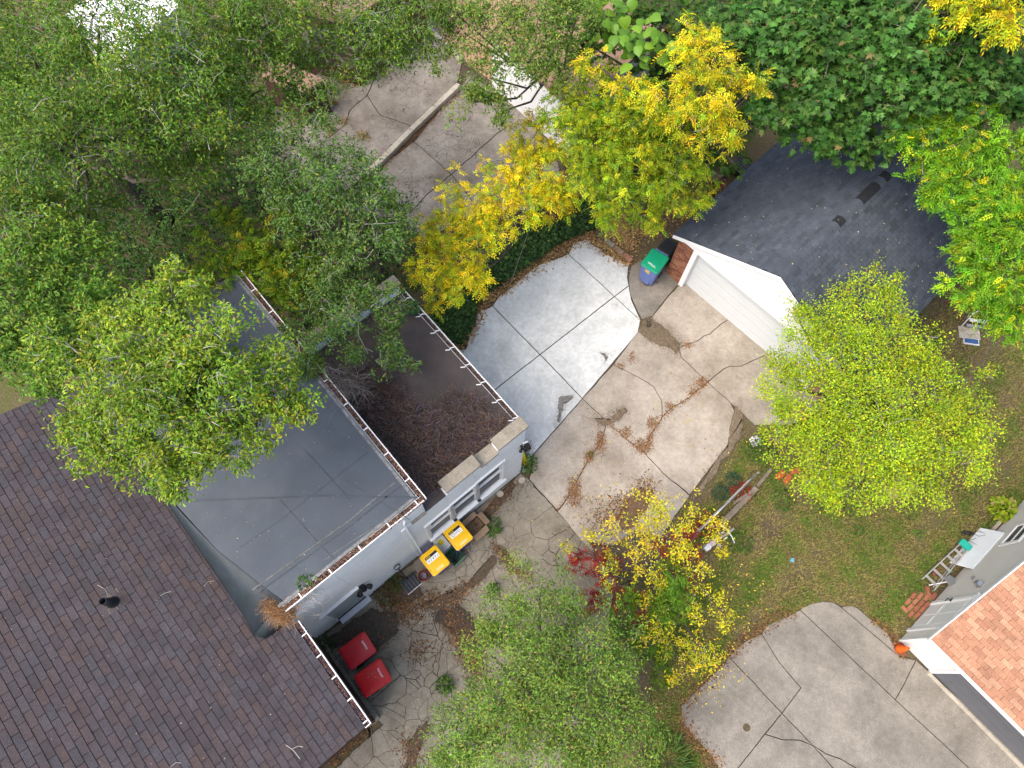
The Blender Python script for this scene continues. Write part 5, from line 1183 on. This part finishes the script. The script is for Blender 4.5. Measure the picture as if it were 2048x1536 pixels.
    if style == 'green':
        yf = -dt/2-.004
        MB().add([(-.11, yf-.012, ht-.24), (.07, yf-.012, ht-.24), (.07, yf-.02, ht-.15), (-.11, yf-.02, ht-.15)], [(0, 1, 2, 3)]).build('sticker', pm('yellow_sticker', (.8, .6, .02), .05), root)
        MB().add([(-.06, yf+.0, ht-.31), (.06, yf+.0, ht-.31), (.06, yf-.004, ht-.285), (-.06, yf-.004, ht-.285)], [(0, 1, 2, 3)]).build('number_strip', wm, root)
        MB().add([(-.10, yf-.035, ht-.10), (.06, yf-.035, ht-.10), (.06, yf-.036, ht-.075), (-.10, yf-.036, ht-.075)], [(0, 1, 2, 3)]).build('catch_strip', wm, root)
    if style == 'specks':
        pass
    return root
YL = (.80, .47, .004); PUR = (.085, .075, .22)
cart('recycling_cart', 'yellow lidded cart nearest the snow shovel', 869.5, 1121, 1.08, HF.a, .58, .68, 1.02, PUR, YL, (.20, .12, .42), 'yellow')
cart('recycling_cart', 'yellow lidded cart beside the cardboard box', 916, 1070.5, 1.08, HF.a, .58, .68, 1.02, PUR, YL, (.20, .12, .42), 'yellow')
cart('rubbish_cart', 'red lidded cart closer to the white wall and door', 715, 1301, 1.15, HF.a+math.radians(86), .64, .80, 1.08, (.02, .022, .03), (.46, .012, .02), None, 'red')
cart('rubbish_cart', 'red lidded cart farther from the door, lid flecked with leaves', 745.5, 1356, 1.15, HF.a+math.radians(84), .64, .80, 1.08, (.02, .022, .03), (.54, .010, .014), None, 'red')
speck('leaf flecks on the red cart lid', [(728,1350),(745,1338),(765,1360),(745,1382)], 1.22, 22, .03, PALE, 15)
cart('garden_cart', 'blue cart with green lid standing beside the brick garage corner', 1310, 522, 1.13, math.radians(-33), .66, .78, 1.06, (.13, .18, .42), (.008, .30, .15), None, 'green')
cart('rubbish_cart', 'black cart half hidden behind the green lidded cart', 1336, 494, .95, math.radians(-40), .5, .55, .9, (.015, .015, .017), (.018, .018, .02), None, '')
scatter_leaves('fallen_leaves', 'brown leaves heaped at the foot of the blue cart', cloud(rg, [(1295, 566, 6, 3, 160)], .06), .06, BROWN, 16)

# ------------------------------------------------------------------ things by the white wall
CB = [pm('cardboard', (.30, .205, .13), .1, 5, .9, .08, 30, .05), pm('cardboard_inside', (.20, .14, .095), .1, 5, .9)]
c = G(950, 1053, .3); bx = empty('cardboard_box', (c[0], c[1], .05), HF.a+.05, label='open brown cardboard box beside the yellow lidded cart', cat='box')
b = MB()
for x0, x1, y0, y1 in ((-.26, .26, -.20, -.19), (-.26, .26, .19, .20), (-.26, -.25, -.19, .19), (.25, .26, -.19, .19)): b.box(x0, x1, y0, y1, .0, .34)
b.box(-.25, .25, -.19, .19, .0, .02); b.build('box_body', CB[0], bx)
for pts in ([(-.26, -.20, .34), (.26, -.20, .34), (.24, -.36, .26), (-.24, -.36, .26)], [(.26, -.2, .34), (.26, .2, .34), (.42, .19, .28), (.42, -.19, .28)], [(-.26, .20, .34), (.26, .20, .34), (.25, .33, .40), (-.25, .33, .40)]):
    k = MB(); k.add(pts, [(0, 1, 2, 3)]); o = k.build('flap', CB[0], bx); o.modifiers.new('t', 'SOLIDIFY').thickness = .006
c = G(883, 1087, .6); wb_ = empty('white_box', (c[0], c[1], .05), HF.a, label='white carton with round yellow sticker between the yellow carts', cat='box')
MB().box(-.17, .17, -.22, .22, 0, .62).build('carton', pm('white_carton', (.6, .63, .62), .08, 6, .6), wb_, bevel=.006)
MB().lathe([(.0, .0), (.085, .0), (.085, .003), (.0, .003)], 18, (.0, .03, .6205)).build('sticker', pm('lemon_sticker', (.62, .55, .02), .2, 14, .5), wb_)
MB().box(-.12, .12, -.18, -.165, .62, .624).box(-.10, .10, .16, .172, .62, .624).build('print', pm('carton_print', (.25, .4, .3), .1), wb_)
c = G(905, 1107, .4); gb = empty('green_bin', (c[0], c[1], .05), HF.a+.08, label='low dark green open bin holding bottles between the yellow carts', cat='bin')
b = MB()
for x0, x1, y0, y1 in ((-.20, .20, -.30, -.28), (-.20, .20, .28, .30), (-.20, -.18, -.28, .28), (.18, .20, -.28, .28)): b.box(x0, x1, y0, y1, 0, .36)
b.box(-.18, .18, -.28, .28, 0, .02); b.build('tub', pm('dark_green_plastic', (.035, .10, .055), .1, 4, .5), gb, bevel=.006)
MB().box(-.21, .21, -.33, -.30, .27, .37).build('rim', pm('sage_plastic', (.10, .20, .12), .1, 4, .5), gb)
for i, (x, y, cc) in enumerate([(-.05, .12, (.02, .18, .06)), (.08, -.05, (.05, .10, .22)), (-.08, -.15, (.04, .05, .07)), (.06, .2, (.3, .35, .36))]):
    o = MB().lathe([(.04, 0), (.045, .02), (.045, .16), (.015, .22), (.015, .27), (.0, .27)], 12).build('bottle', pm('bottle_glass_%d' % i, cc, .1, 3, .1, 0, 10, 0, spec=.6), label=['green glass bottle in the low green bin', 'blue bottle in the low green bin', 'dark bottle at the front of the low green bin', 'clear bottle at the back of the low green bin'][i], cat='bottle', smooth=True)
    p = c + np.array([x*math.cos(HF.a)-y*math.sin(HF.a), x*math.sin(HF.a)+y*math.cos(HF.a), 0]); o.location = (p[0], p[1], .12); o.rotation_euler = (.5*(i-1), .4, i)
# terracotta pot with a clear cup inside
c = G(847, 1152, .2); pt = empty('flower_pot', (c[0], c[1], .05), 0, label='round terracotta pot beside the snow shovel', cat='pot')
MB().lathe([(.10, 0), (.145, .20), (.16, .20), (.16, .25), (.14, .25), (.13, .2), (.09, .03), (0, .03)], 26, cap0=True, cap1=False).build('pot', pm('red_terracotta', (.26, .055, .035), .12, 6, .6), pt, smooth=False)
o = MB().lathe([(.06, 0), (.09, .16), (.095, .16), (.085, .15), (.055, .015), (0, .015)], 22, cap1=False).build('plastic_cup', pm('clear_plastic', (.22, .20, .26), .1, 5, .2, spec=.5), label='clear plastic cup sitting in the terracotta pot', cat='cup'); o.location = (c[0], c[1], .13)
# snow shovel against the wall
c = G(820, 1165, 0); sv_ = empty('snow_shovel', (c[0], c[1], .05), HF.a, label='black snow shovel leaning on the white wall', cat='shovel')
lf = lambda u, v, z: HF.l(G(u, v, z)) - HF.l(c) - np.array([0, 0, .05])
b = MB(); rows = []
for i in range(11):
    x = -.24+i*.048; zz = .015 if i % 2 else 0
    rows.append([(x, -.24, .02+zz), (x, -.05, .03+zz), (x, .08, .09+zz), (x, .14, .20+zz)])
n = 4
b.add([p for r_ in rows for p in r_], [(i*n+k, (i+1)*n+k, (i+1)*n+k+1, i*n+k+1) for i in range(10) for k in range(3)])
o = b.build('blade', pm('charcoal_plastic', (.045, .05, .055), .1, 4, .5), sv_); o.modifiers.new('t', 'SOLIDIFY').thickness = .012
MB().box(-.245, .245, -.255, -.238, .012, .045).build('blade_edge', M['metal'], sv_)
hx = lf(797, 1137, 1.05)
MB().tube([(0, .08, .12), tuple(hx)], .019, 8).build('shaft', M['black'], sv_)
gx = hx + np.array([-.02, .05, .04])
MB().tube([tuple(hx + np.array(d)) for d in ((0, 0, 0), (-.07, .0, .05), (-.09, .06, .12), (0, .08, .15), (.09, .06, .12), (.07, 0, .05), (0, 0, 0))], .016, 6).build('grip', M['black'], sv_)
# stones, yellow bag, meter cap
for i, (u, v, r, lab) in enumerate([(1044, 961, .10, 'flat round grey stone at the low wing corner'), (1000, 988, .10, 'flat grey stone at the wall foot below the middle window'), (1047, 941, .07, 'small round pipe cap at the corner by the green weed')]):
    rs = random.Random(i); b = MB()
    pr = [[(math.cos(k*.5236)*r*f*(1+rs.uniform(-.02, .02))*(1+.18*math.sin(k*1.1+i)), math.sin(k*.5236)*r*f, z) for k in range(12)] for f, z in ((1, 0), (1.05, .03), (.9, .055))]
    b.loft(pr); o = b.build('stone' if i < 2 else 'pipe_cap', M['curb'] if i < 2 else M['metal'], label=lab, cat='stone' if i < 2 else 'cap'); cc = G(u, v, .05); o.location = tuple(cc)
c = G(1046, 915, .3); b = MB(); rs = random.Random(4); rings = []
for f, z in ((.9, 0), (1.05, .12), (.9, .28), (.55, .40), (.25, .46)): rings.append([(math.cos(k*.524)*.19*f*(1+rs.uniform(-.18, .18)), math.sin(k*.524)*.12*f*(1+rs.uniform(-.18, .18)), z) for k in range(12)])
b.loft(rings); o = b.build('yellow_bag', pm('yellow_plastic', (.72, .55, .01), .1, 5, .4), label='crumpled yellow bag behind the low wing corner', cat='bag'); o.location = (c[0], c[1], .05); o.rotation_euler = (0, 0, HF.a+1.2)
# wire cable coils / hose by brown wall
p0 = [G(u, v, z) for u, v, z in ((733, 1432, .5), (745, 1428, .35), (757, 1440, .15), (735, 1455, .06))]
MB().tube([tuple(p-p0[0]) for p in p0], .012, 6).build('hose', pm('hose_grey', (.24, .22, .18), .2, 6, .6), label='short grey hose at the end of the brown wall', cat='hose').location = tuple(p0[0])

# ------------------------------------------------------------------ kerb stones, curb wall, overhead cable
ks = [((1190, 462), (1209, 478), (.13, .095, .06)), ((1209, 478), (1229, 493), (.24, .22, .15)), ((1229, 493), (1247, 507), (.26, .18, .12)), ((1247, 507), (1264, 522), (.34, .17, .11))]
for i, (a, c, col) in enumerate(ks):
    A_ = G(*a, .12); B_ = G(*c, .12); d = (B_-A_)/np.linalg.norm(B_-A_)
    o = MB().bar(tuple(-(B_-A_)/2+d*.012), tuple((B_-A_)/2-d*.012), .16, .14).build('kerb_stone', pm('kerb_stone_%d' % i, col, .25, 6, .95, .25, 30, .4, 20), label=['dark mossy kerb stone at the ivy end of the row', 'olive grey kerb stone second from the ivy', 'tan kerb stone second from the bin slab', 'reddish kerb stone beside the bin slab'][i], cat='kerb stone', group='row of kerb stones behind the pad', bevel=.015)
    m_ = (A_+B_)/2; o.location = (m_[0], m_[1], .08)
cw = empty('curb_wall', tuple(G(822, 258)), 0, label='low cream concrete curb wall crossing the paved yard', cat='wall'); c = G(822, 258)
for a, e in (((729, 350), (776, 305)), ((776, 305), (822, 258)), ((822, 258), (870, 212)), ((870, 212), (918, 167))):
    A_ = G(*a, .25)-c; B_ = G(*e, .25)-c; d = (B_-A_)/np.linalg.norm(B_-A_); A_ = A_+d*.012; B_ = B_-d*.012
    MB().bar((A_[0], A_[1], .12), (B_[0], B_[1], .12), .20, .26).build('curb_block', M['curb'], cw, bevel=.015)
cw = empty('curb_wall', tuple(G(886, 85)), 0, label='cream curb strip bordering the tan earth lot', cat='wall'); c = G(886, 85)
for a, e in (((845, 45), (885, 82)), ((885, 82), (922, 117))):
    A_ = G(*a, .15)-c; B_ = G(*e, .15)-c
    MB().bar((A_[0], A_[1], .08), (B_[0], B_[1], .08), .22, .18).build('curb_block', M['curb'], cw, bevel=.015)
A_ = G(1082, 385, 3.6); B_ = G(1010, 600, 2.2); mid_ = (A_+B_)/2 - np.array([0, 0, .08])
MB().tube([(0, 0, 0), tuple(mid_-A_), tuple(B_-A_)], .006, 5).build('cable', M['twig'], label='thin overhead cable crossing above the ivy bank', cat='cable').location = tuple(A_)

# ------------------------------------------------------------------ fence remnant, planks, scooter
a, e = G(1516, 946, .95), G(1398, 1062, .95); fc = empty('fence_rail', (e[0], e[1], 0), 0, label='silver chain link fence rail along the edge of the lawn', cat='fence'); o3 = np.array([e[0], e[1], 0])
MB().tube([tuple(e-o3), tuple(a-o3)], .022, 8).build('top_rail', M['metal'], fc, smooth=True)
for t in (0, .5, 1):
    p = e + (a-e)*t - o3; MB().tube([(p[0], p[1], -.05), (p[0], p[1], .97)], .026, 8).build('post', M['metal'], fc, smooth=True)
    MB().lathe([(.034, 0), (.034, .04), (.015, .06), (0, .062)], 10, (p[0], p[1], .96)).build('post_cap', M['metal'], fc)
b = MB(); d = a-e; Ln = np.linalg.norm(d); d = d/Ln; s = .09
for i in range(int(Ln/s)):
    for sg in (-1, 1):
        x0 = i*s; z = 0
        for k in range(10):
            z0 = .05+k*.09; xa = x0 + (s if (k % 2 == (sg > 0)) else 0); xb = x0 + (0 if (k % 2 == (sg > 0)) else s)
            b.bar(tuple(e-o3+d*xa-[0, 0, .95-z0]), tuple(e-o3+d*xb-[0, 0, .95-z0-.09]), .004, .004)
b.build('chain_mesh', M['metal'], fc, kind='stuff')
for i, (a, e, wd, lab) in enumerate([((1543, 938), (1515, 972), .10, 'split weathered plank at the upper end of the fence rail'), ((1512, 976), (1445, 1046), .16, 'long weathered plank lying beside the fence rail'), ((1492, 990), (1465, 1008), .08, 'short mossy plank between the rail and the long plank')]):
    A_, B_ = G(*a, .12), G(*e, .12); o = MB().bar(tuple(A_-B_), (0, 0, 0), wd, .05).build('plank', M['wood'], label=lab, cat='plank', bevel=.006); o.location = (B_[0], B_[1], .10+.06*i)
c = G(1432, 1082, .2); sc = empty('scooter', (c[0], c[1], .05), math.radians(36), label='small pale pink scooter standing beside the yellow shrub', cat='scooter')
PK = pm('pale_pink_plastic', (.55, .42, .52), .08, 5, .45); WH = pm('scooter_white', (.7, .7, .72), .05, 5, .4)
MB().loft([rrect(.50, .14, .05, .09, 4, -.1), rrect(.50, .14, .05, .13, 4, -.1)]).build('deck', PK, sc)
MB().loft([rrect(.22, .20, .06, .11, 4, -.32), rrect(.20, .18, .06, .17, 4, -.32)]).build('rear_cover', WH, sc)
MB().tube([(.16, 0, .12), (.24, 0, .22), (.30, 0, .62)], .03, 8).build('stem', PK, sc)
MB().tube([(.27, -.26, .60), (.29, -.15, .64), (.30, 0, .63), (.29, .15, .64), (.27, .26, .60)], .016, 8).build('handlebar', WH, sc)
for y in (-.24, .24): MB().tube([(.272, y, .605), (.262, y*1.35, .585)], .02, 8).build('grip', PK, sc)
for x, y in ((.32, .09), (.32, -.09), (-.36, 0)):
    o = MB().lathe([(.02, -.022), (.06, -.022), (.07, 0), (.06, .022), (.02, .022)], 16).build('wheel', WH, sc); o.location = (x, y, .07); o.rotation_euler = (math.radians(90), 0, 0)
MB().box(.36, .62, -.03, .03, .28, .31).build('front_fork', M['metal'], sc)
o = MB().lathe([(.02, -.03), (.055, -.03), (.065, 0), (.055, .03), (.02, .03)], 16).build('wheel_toy', PK, label='loose pale pink wheel beside the scooter', cat='wheel'); cc = G(1438, 1092, .1); o.location = tuple(cc)
# terracotta things under the lime tree
for i, (u, v, an, lab) in enumerate([(1560, 950, .7, 'orange red tile scrap under the lime tree, left one'), (1574, 958, .9, 'orange red tile scrap under the lime tree, right one'), (1590, 942, .3, 'orange red tile scrap half hidden deeper under the lime tree')]):
    b = MB(); b.loft([[(x*1.0, y, z) for x, y, z in rrect(.34, .16, .05, 0, 3)], rrect(.36, .18, .05, .05, 3), rrect(.30, .12, .04, .06, 3)]); o = b.build('tile_scrap', pm('orange_clay_%d' % i, (.42, .10, .03), .15, 6, .7), label=lab, cat='tile'); cc = G(u, v, .03); o.location = (cc[0], cc[1], .02); o.rotation_euler = (.1, .15, an)
c = G(1783, 986, .0); MB().lathe([(.17, 0), (.19, .02), (.19, .05), (.165, .05), (.15, .025), (0, .025)], 26, cap1=False).build('plant_saucer', pm('pale_terracotta', (.44, .25, .16), .15, 7, .8), label='round pale terracotta saucer on the lawn below the lime tree', cat='saucer').location = (c[0], c[1], .03)
c = G(1583, 1122, 0); MB().box(-.06, .06, -.03, .03, 0, .05).box(-.03, .05, .0, .08, .01, .07).build('toy', pm('blue_toy', (.12, .35, .45), .1), label='tiny blue toy lying on the lawn', cat='toy', bevel=.01).location = (c[0], c[1], .02)
c = G(1493, 1455, .05); MB().lathe([(.10, 0), (.10, .006), (.085, .008), (.08, .003), (0, .003)], 24, cap1=False).build('valve_cover', pm('rusty_iron', (.10, .075, .04), .3, 12, .8, .3, 40), label='small round iron cover set in the speckled apron', cat='cover').location = (c[0], c[1], .052)
# step stool near the ash
c = G(1942, 665, .1); st = empty('step_stool', (c[0], c[1], 0), math.radians(-5), label='white tubular step stool with blue tread beside the slate roof', cat='stool')
MB().tube([(-.26, .22, .05), (-.12, .50, .5), (.0, .56, .56), (.30, .54, .56), (.40, .40, .4), (.36, .2, .05)], .022, 8).build('rail', WH, st, smooth=True)
MB().box(-.16, .36, .28, .40, .32, .35).build('upper_tread', WH, st, bevel=.006); MB().box(-.20, .36, .14, .24, .20, .23).build('lower_tread', pm('grey_tread', (.3, .3, .32), .1), st)
b = MB(); b.box(-.24, .26, -.42, -.20, .0, .06); b.build('base_frame', WH, st); MB().box(-.22, .23, -.385, -.215, .06, .066).build('blue_tread', pm('blue_tread_mat', (.035, .09, .22), .2, 9, .6), st)
o = MB().box(-.36, .34, -.20, .24, 0, .05).build('paving_stone', M['curb'], label='flat grey paving stone under the step stool', cat='paving stone', bevel=.012); o.location = (c[0], c[1], -.01); o.rotation_euler = (0, 0, math.radians(-5))
# behind the garage: planter, slatted crate, red tub
c = G(1440, 335, .3); pl = empty('planter', (c[0], c[1], 0), GF.a, label='weathered wooden planter box behind the garage corner', cat='planter')
for i, (x0, x1, y0, y1) in enumerate(((-.35, .35, -.45, -.38), (-.35, .35, .38, .45), (-.35, -.28, -.38, .38), (.28, .35, -.38, .38))): MB().box(x0, x1, y0, y1, 0, .45).build('board', M['wood'], pl, bevel=.006)
MB().box(-.28, .28, -.38, .38, .0, .33).build('earth', M['soil'], pl)
c = G(1482, 330, .3); cr = empty('slatted_crate', (c[0], c[1], 0), GF.a, label='dark slatted crate between the planter and the slate roof', cat='crate')
for i in range(6): MB().box(-.30, .30, -.30+i*.11, -.235+i*.11, .26, .30).build('slat', pm('slat_grey_%d' % i, (.07, .075, .09), .1), cr)
MB().box(-.30, .30, -.30, -.27, 0, .26).box(-.30, .30, .28, .31, 0, .26).build('frame', M['dark'], cr)
c = G(1432, 378, .2); rt_ = empty('red_tub', (c[0], c[1], 0), 0, label='dull red plastic tub with handle beside the garage eave', cat='tub')
MB().lathe([(.22, 0), (.27, .30), (.285, .30), (.285, .33), (.26, .33), (.21, .03), (0, .03)], 22, cap1=False).build('tub', pm('dull_red', (.16, .05, .045), .15, 5, .6), rt_)
MB().tube([(.26, 0, .30), (.30, .10, .45), (.25, .2, .5), (.1, .26, .31)], .012, 6).build('handle', pm('pink_handle', (.4, .15, .15), .1), rt_)

# ------------------------------------------------------------------ along the neighbour's wall
BR = [pm('loose_brick_'+'abc'[i], c, .15, 8, .9, .15, 40, .25, 30) for i, c in enumerate([(.32, .12, .07), (.36, .145, .085), (.28, .10, .06)])]
lb = MB().box(-.102, .102, -.049, .049, 0, .06)
rbk = random.Random(2); n = 0
labs = iter(['small square orange brick by the ladder foot', 'brick standing on edge near the ladder foot', 'brick touching the siding near the ladder foot'])
def brick_at(x, y, an, label, grp='loose red bricks by the side door', s=(1, 1, 1)):
    o = bpy.data.objects.new('brick', lbm[rbk.randrange(3)]); w_ = NF.w(x, y, .005); o.location = tuple(w_); o.rotation_euler = (rbk.uniform(-.05, .05), rbk.uniform(-.05, .05), NF.a+an); o.scale = s
    link(o, None, label, 'brick', grp)
lbm = [lb.mesh('brick', m) for m in BR]
rows = [('beside the door sill', .11, (.90, 1.13, 1.36)), ('second row from the door sill', .245, (.80, 1.03, 1.26, 1.49)), ('third row from the door sill', .38, (.92, 1.16, 1.40)), ('outer row of the brick landing', .515, (1.0, 1.24))]
for nm, y, xs_ in rows:
    for i, x in enumerate(xs_): brick_at(x+rbk.uniform(-.012, .012), y+rbk.uniform(-.006, .006), rbk.uniform(-.06, .06), '%s red brick, %s' % (['lowest', 'lower middle', 'upper middle', 'top'][i] if len(xs_) == 4 else ['lowest', 'middle', 'top'][i] if len(xs_) == 3 else ['lower', 'upper'][i], nm))
brick_at(.76, .46, 1.5, 'turned red brick at the outer lower corner of the brick landing')
brick_at(1.72, .36, .8, 'lone orange brick between the landing and the ladder', s=(.7, 1.1, 1)); brick_at(1.70, .12, .2, 'brick touching the siding below the ladder foot'); brick_at(1.62, .22, 1.2, 'tilted brick beside the one touching the siding')
# traffic cone tipped against the wall
c = NF.w(-.22, -.10, 0); cn = empty('traffic_cone', tuple(c), 0, label='orange traffic cone at the corner of the orange roofed garage', cat='cone'); OR = pm('cone_orange', (.72, .115, .012), .06, 6, .5)
MB().loft([rrect(.36, .36, .05, 0, 3), rrect(.36, .36, .05, .03, 3)]).build('base', pm('cone_base', (.30, .06, .04), .15, 6, .6), cn)
MB().lathe([(.135, .03), (.11, .16), (.06, .44), (.035, .56), (.028, .56), (.02, .45)], 24, cap1=False).build('cone', OR, cn, smooth=True)
# white panel leaning on the siding
b = MB()
pa = [NF.l(G(*p, 0.02)) for p in ((1972, 1051), (1925, 1108))]
x0, x1 = 2.62, 4.05
o3 = NF.w(2.7, .5, 0); wp = empty('folding_table', tuple(NF.w(3.62, .33, 0)), NF.a, label='white folding table top leaning against the grey siding', cat='table')
b = MB(); b.hexa([(-.78, .02, .02), (.78, .02, .02), (.78, .07, .03), (-.78, .07, .03)], [(-.78, -.31, .66), (.78, -.31, .66), (.78, -.27, .69), (-.78, -.27, .69)]); b.build('table_top', pm('white_plastic', (.66, .70, .74), .05, 3, .4, .04, 30, .03), wp, bevel=.015)
MB().tube([(-.6, .05, .10), (-.6, -.22, .5), (.6, -.22, .5), (.6, .05, .10)], .014, 6).build('folded_legs', M['metal'], wp)
b = MB()
for pts in ([(.15, .16, .10), (.05, .05, .24), (-.02, -.10, .46)], [(.05, .05, .24), (.2, -.02, .36)], [(.35, .10, .2), (.28, -.02, .38), (.4, -.1, .5)]): b.tube(pts, .007, 5)
o = b.build('twig', M['twigd'], label='dark twig lying on the white folding table', cat='twig'); o.location = tuple(NF.w(3.62, .42, .03)); o.rotation_euler = (0, 0, NF.a)
# stepladder lying along the wall
ld = empty('stepladder', tuple(NF.w(1.78, .46, 0)), NF.a, label='aluminium stepladder with teal top lying beside the folding table', cat='ladder')
TL = pm('teal_plastic', (.02, .38, .29), .12, 8, .45)
for y0, y1 in ((.20, .12), (-.22, -.12)):
    MB().bar((0, y0, .12), (1.62, y1, .26), .03, .075).build('rail', M['alu'], ld)
    MB().bar((.10, y0*.8, .05), (1.58, y1*.8, .16), .02, .035).build('rear_rail', M['alu'], ld)
for i in range(5):
    t = .10+i*.185; w_ = .20-.08*t
    MB().bar((t*1.62, -w_, .15+t*.14), (t*1.62, w_, .15+t*.14), .075, .02).build('step', M['alu'], ld)
MB().loft([rrect(.20, .34, .04, .22, 3, 1.70), rrect(.20, .34, .04, .32, 3, 1.70)]).build('top_cap', TL, ld, bevel=.008)
MB().box(.72, .84, -.205, -.19, .16, .23).build('teal_guard', TL, ld)
MB().box(.35, .60, .02, .10, .10, .13).build('spreader', pm('red_brace', (.2, .06, .05), .1), ld)
MB().lathe([(.015, 0), (.07, .004), (.07, .012), (.03, .014)], 16, (2.35, .04, 1.15)).build('vent_cap', M['metal'], nb)
o = empty('trowel', tuple(NF.w(2.16, .20, .02)), NF.a-.3, label='grey flat scraper with pale handle leaning by the ladder', cat='scraper')
MB().prism([(.0, -.11), (.20, -.13), (.28, 0), (.20, .13), (.0, .11)], .28, .30).build('scraper_plate', M['metal'], o); MB().tube([(-.38, .1, .05), (.02, 0, .29)], .016, 6).build('handle', WH, o)
c = NF.w(3.95, .55, 0); b = MB(); rs = random.Random(6)
for k in range(9): b.tube([(rs.uniform(-.15, .15), rs.uniform(-.1, .1), .03), (rs.uniform(-.2, .2), rs.uniform(-.1, .1), .12), (rs.uniform(-.25, .25), rs.uniform(-.12, .12), .05)], .012, 5)
b.build('cable_coil', M['black'], label='tangled black cord between the folding table and the hosta', cat='cord').location = tuple(c)
o = MB().box(-.35, .35, -.05, .05, 0, .09).build('edging_stone', M['curb'], label='pale edging stone beyond the hosta against the siding', cat='edging stone', bevel=.01); o.location = tuple(NF.w(4.95, .12, 0)); o.rotation_euler = (0, 0, NF.a)
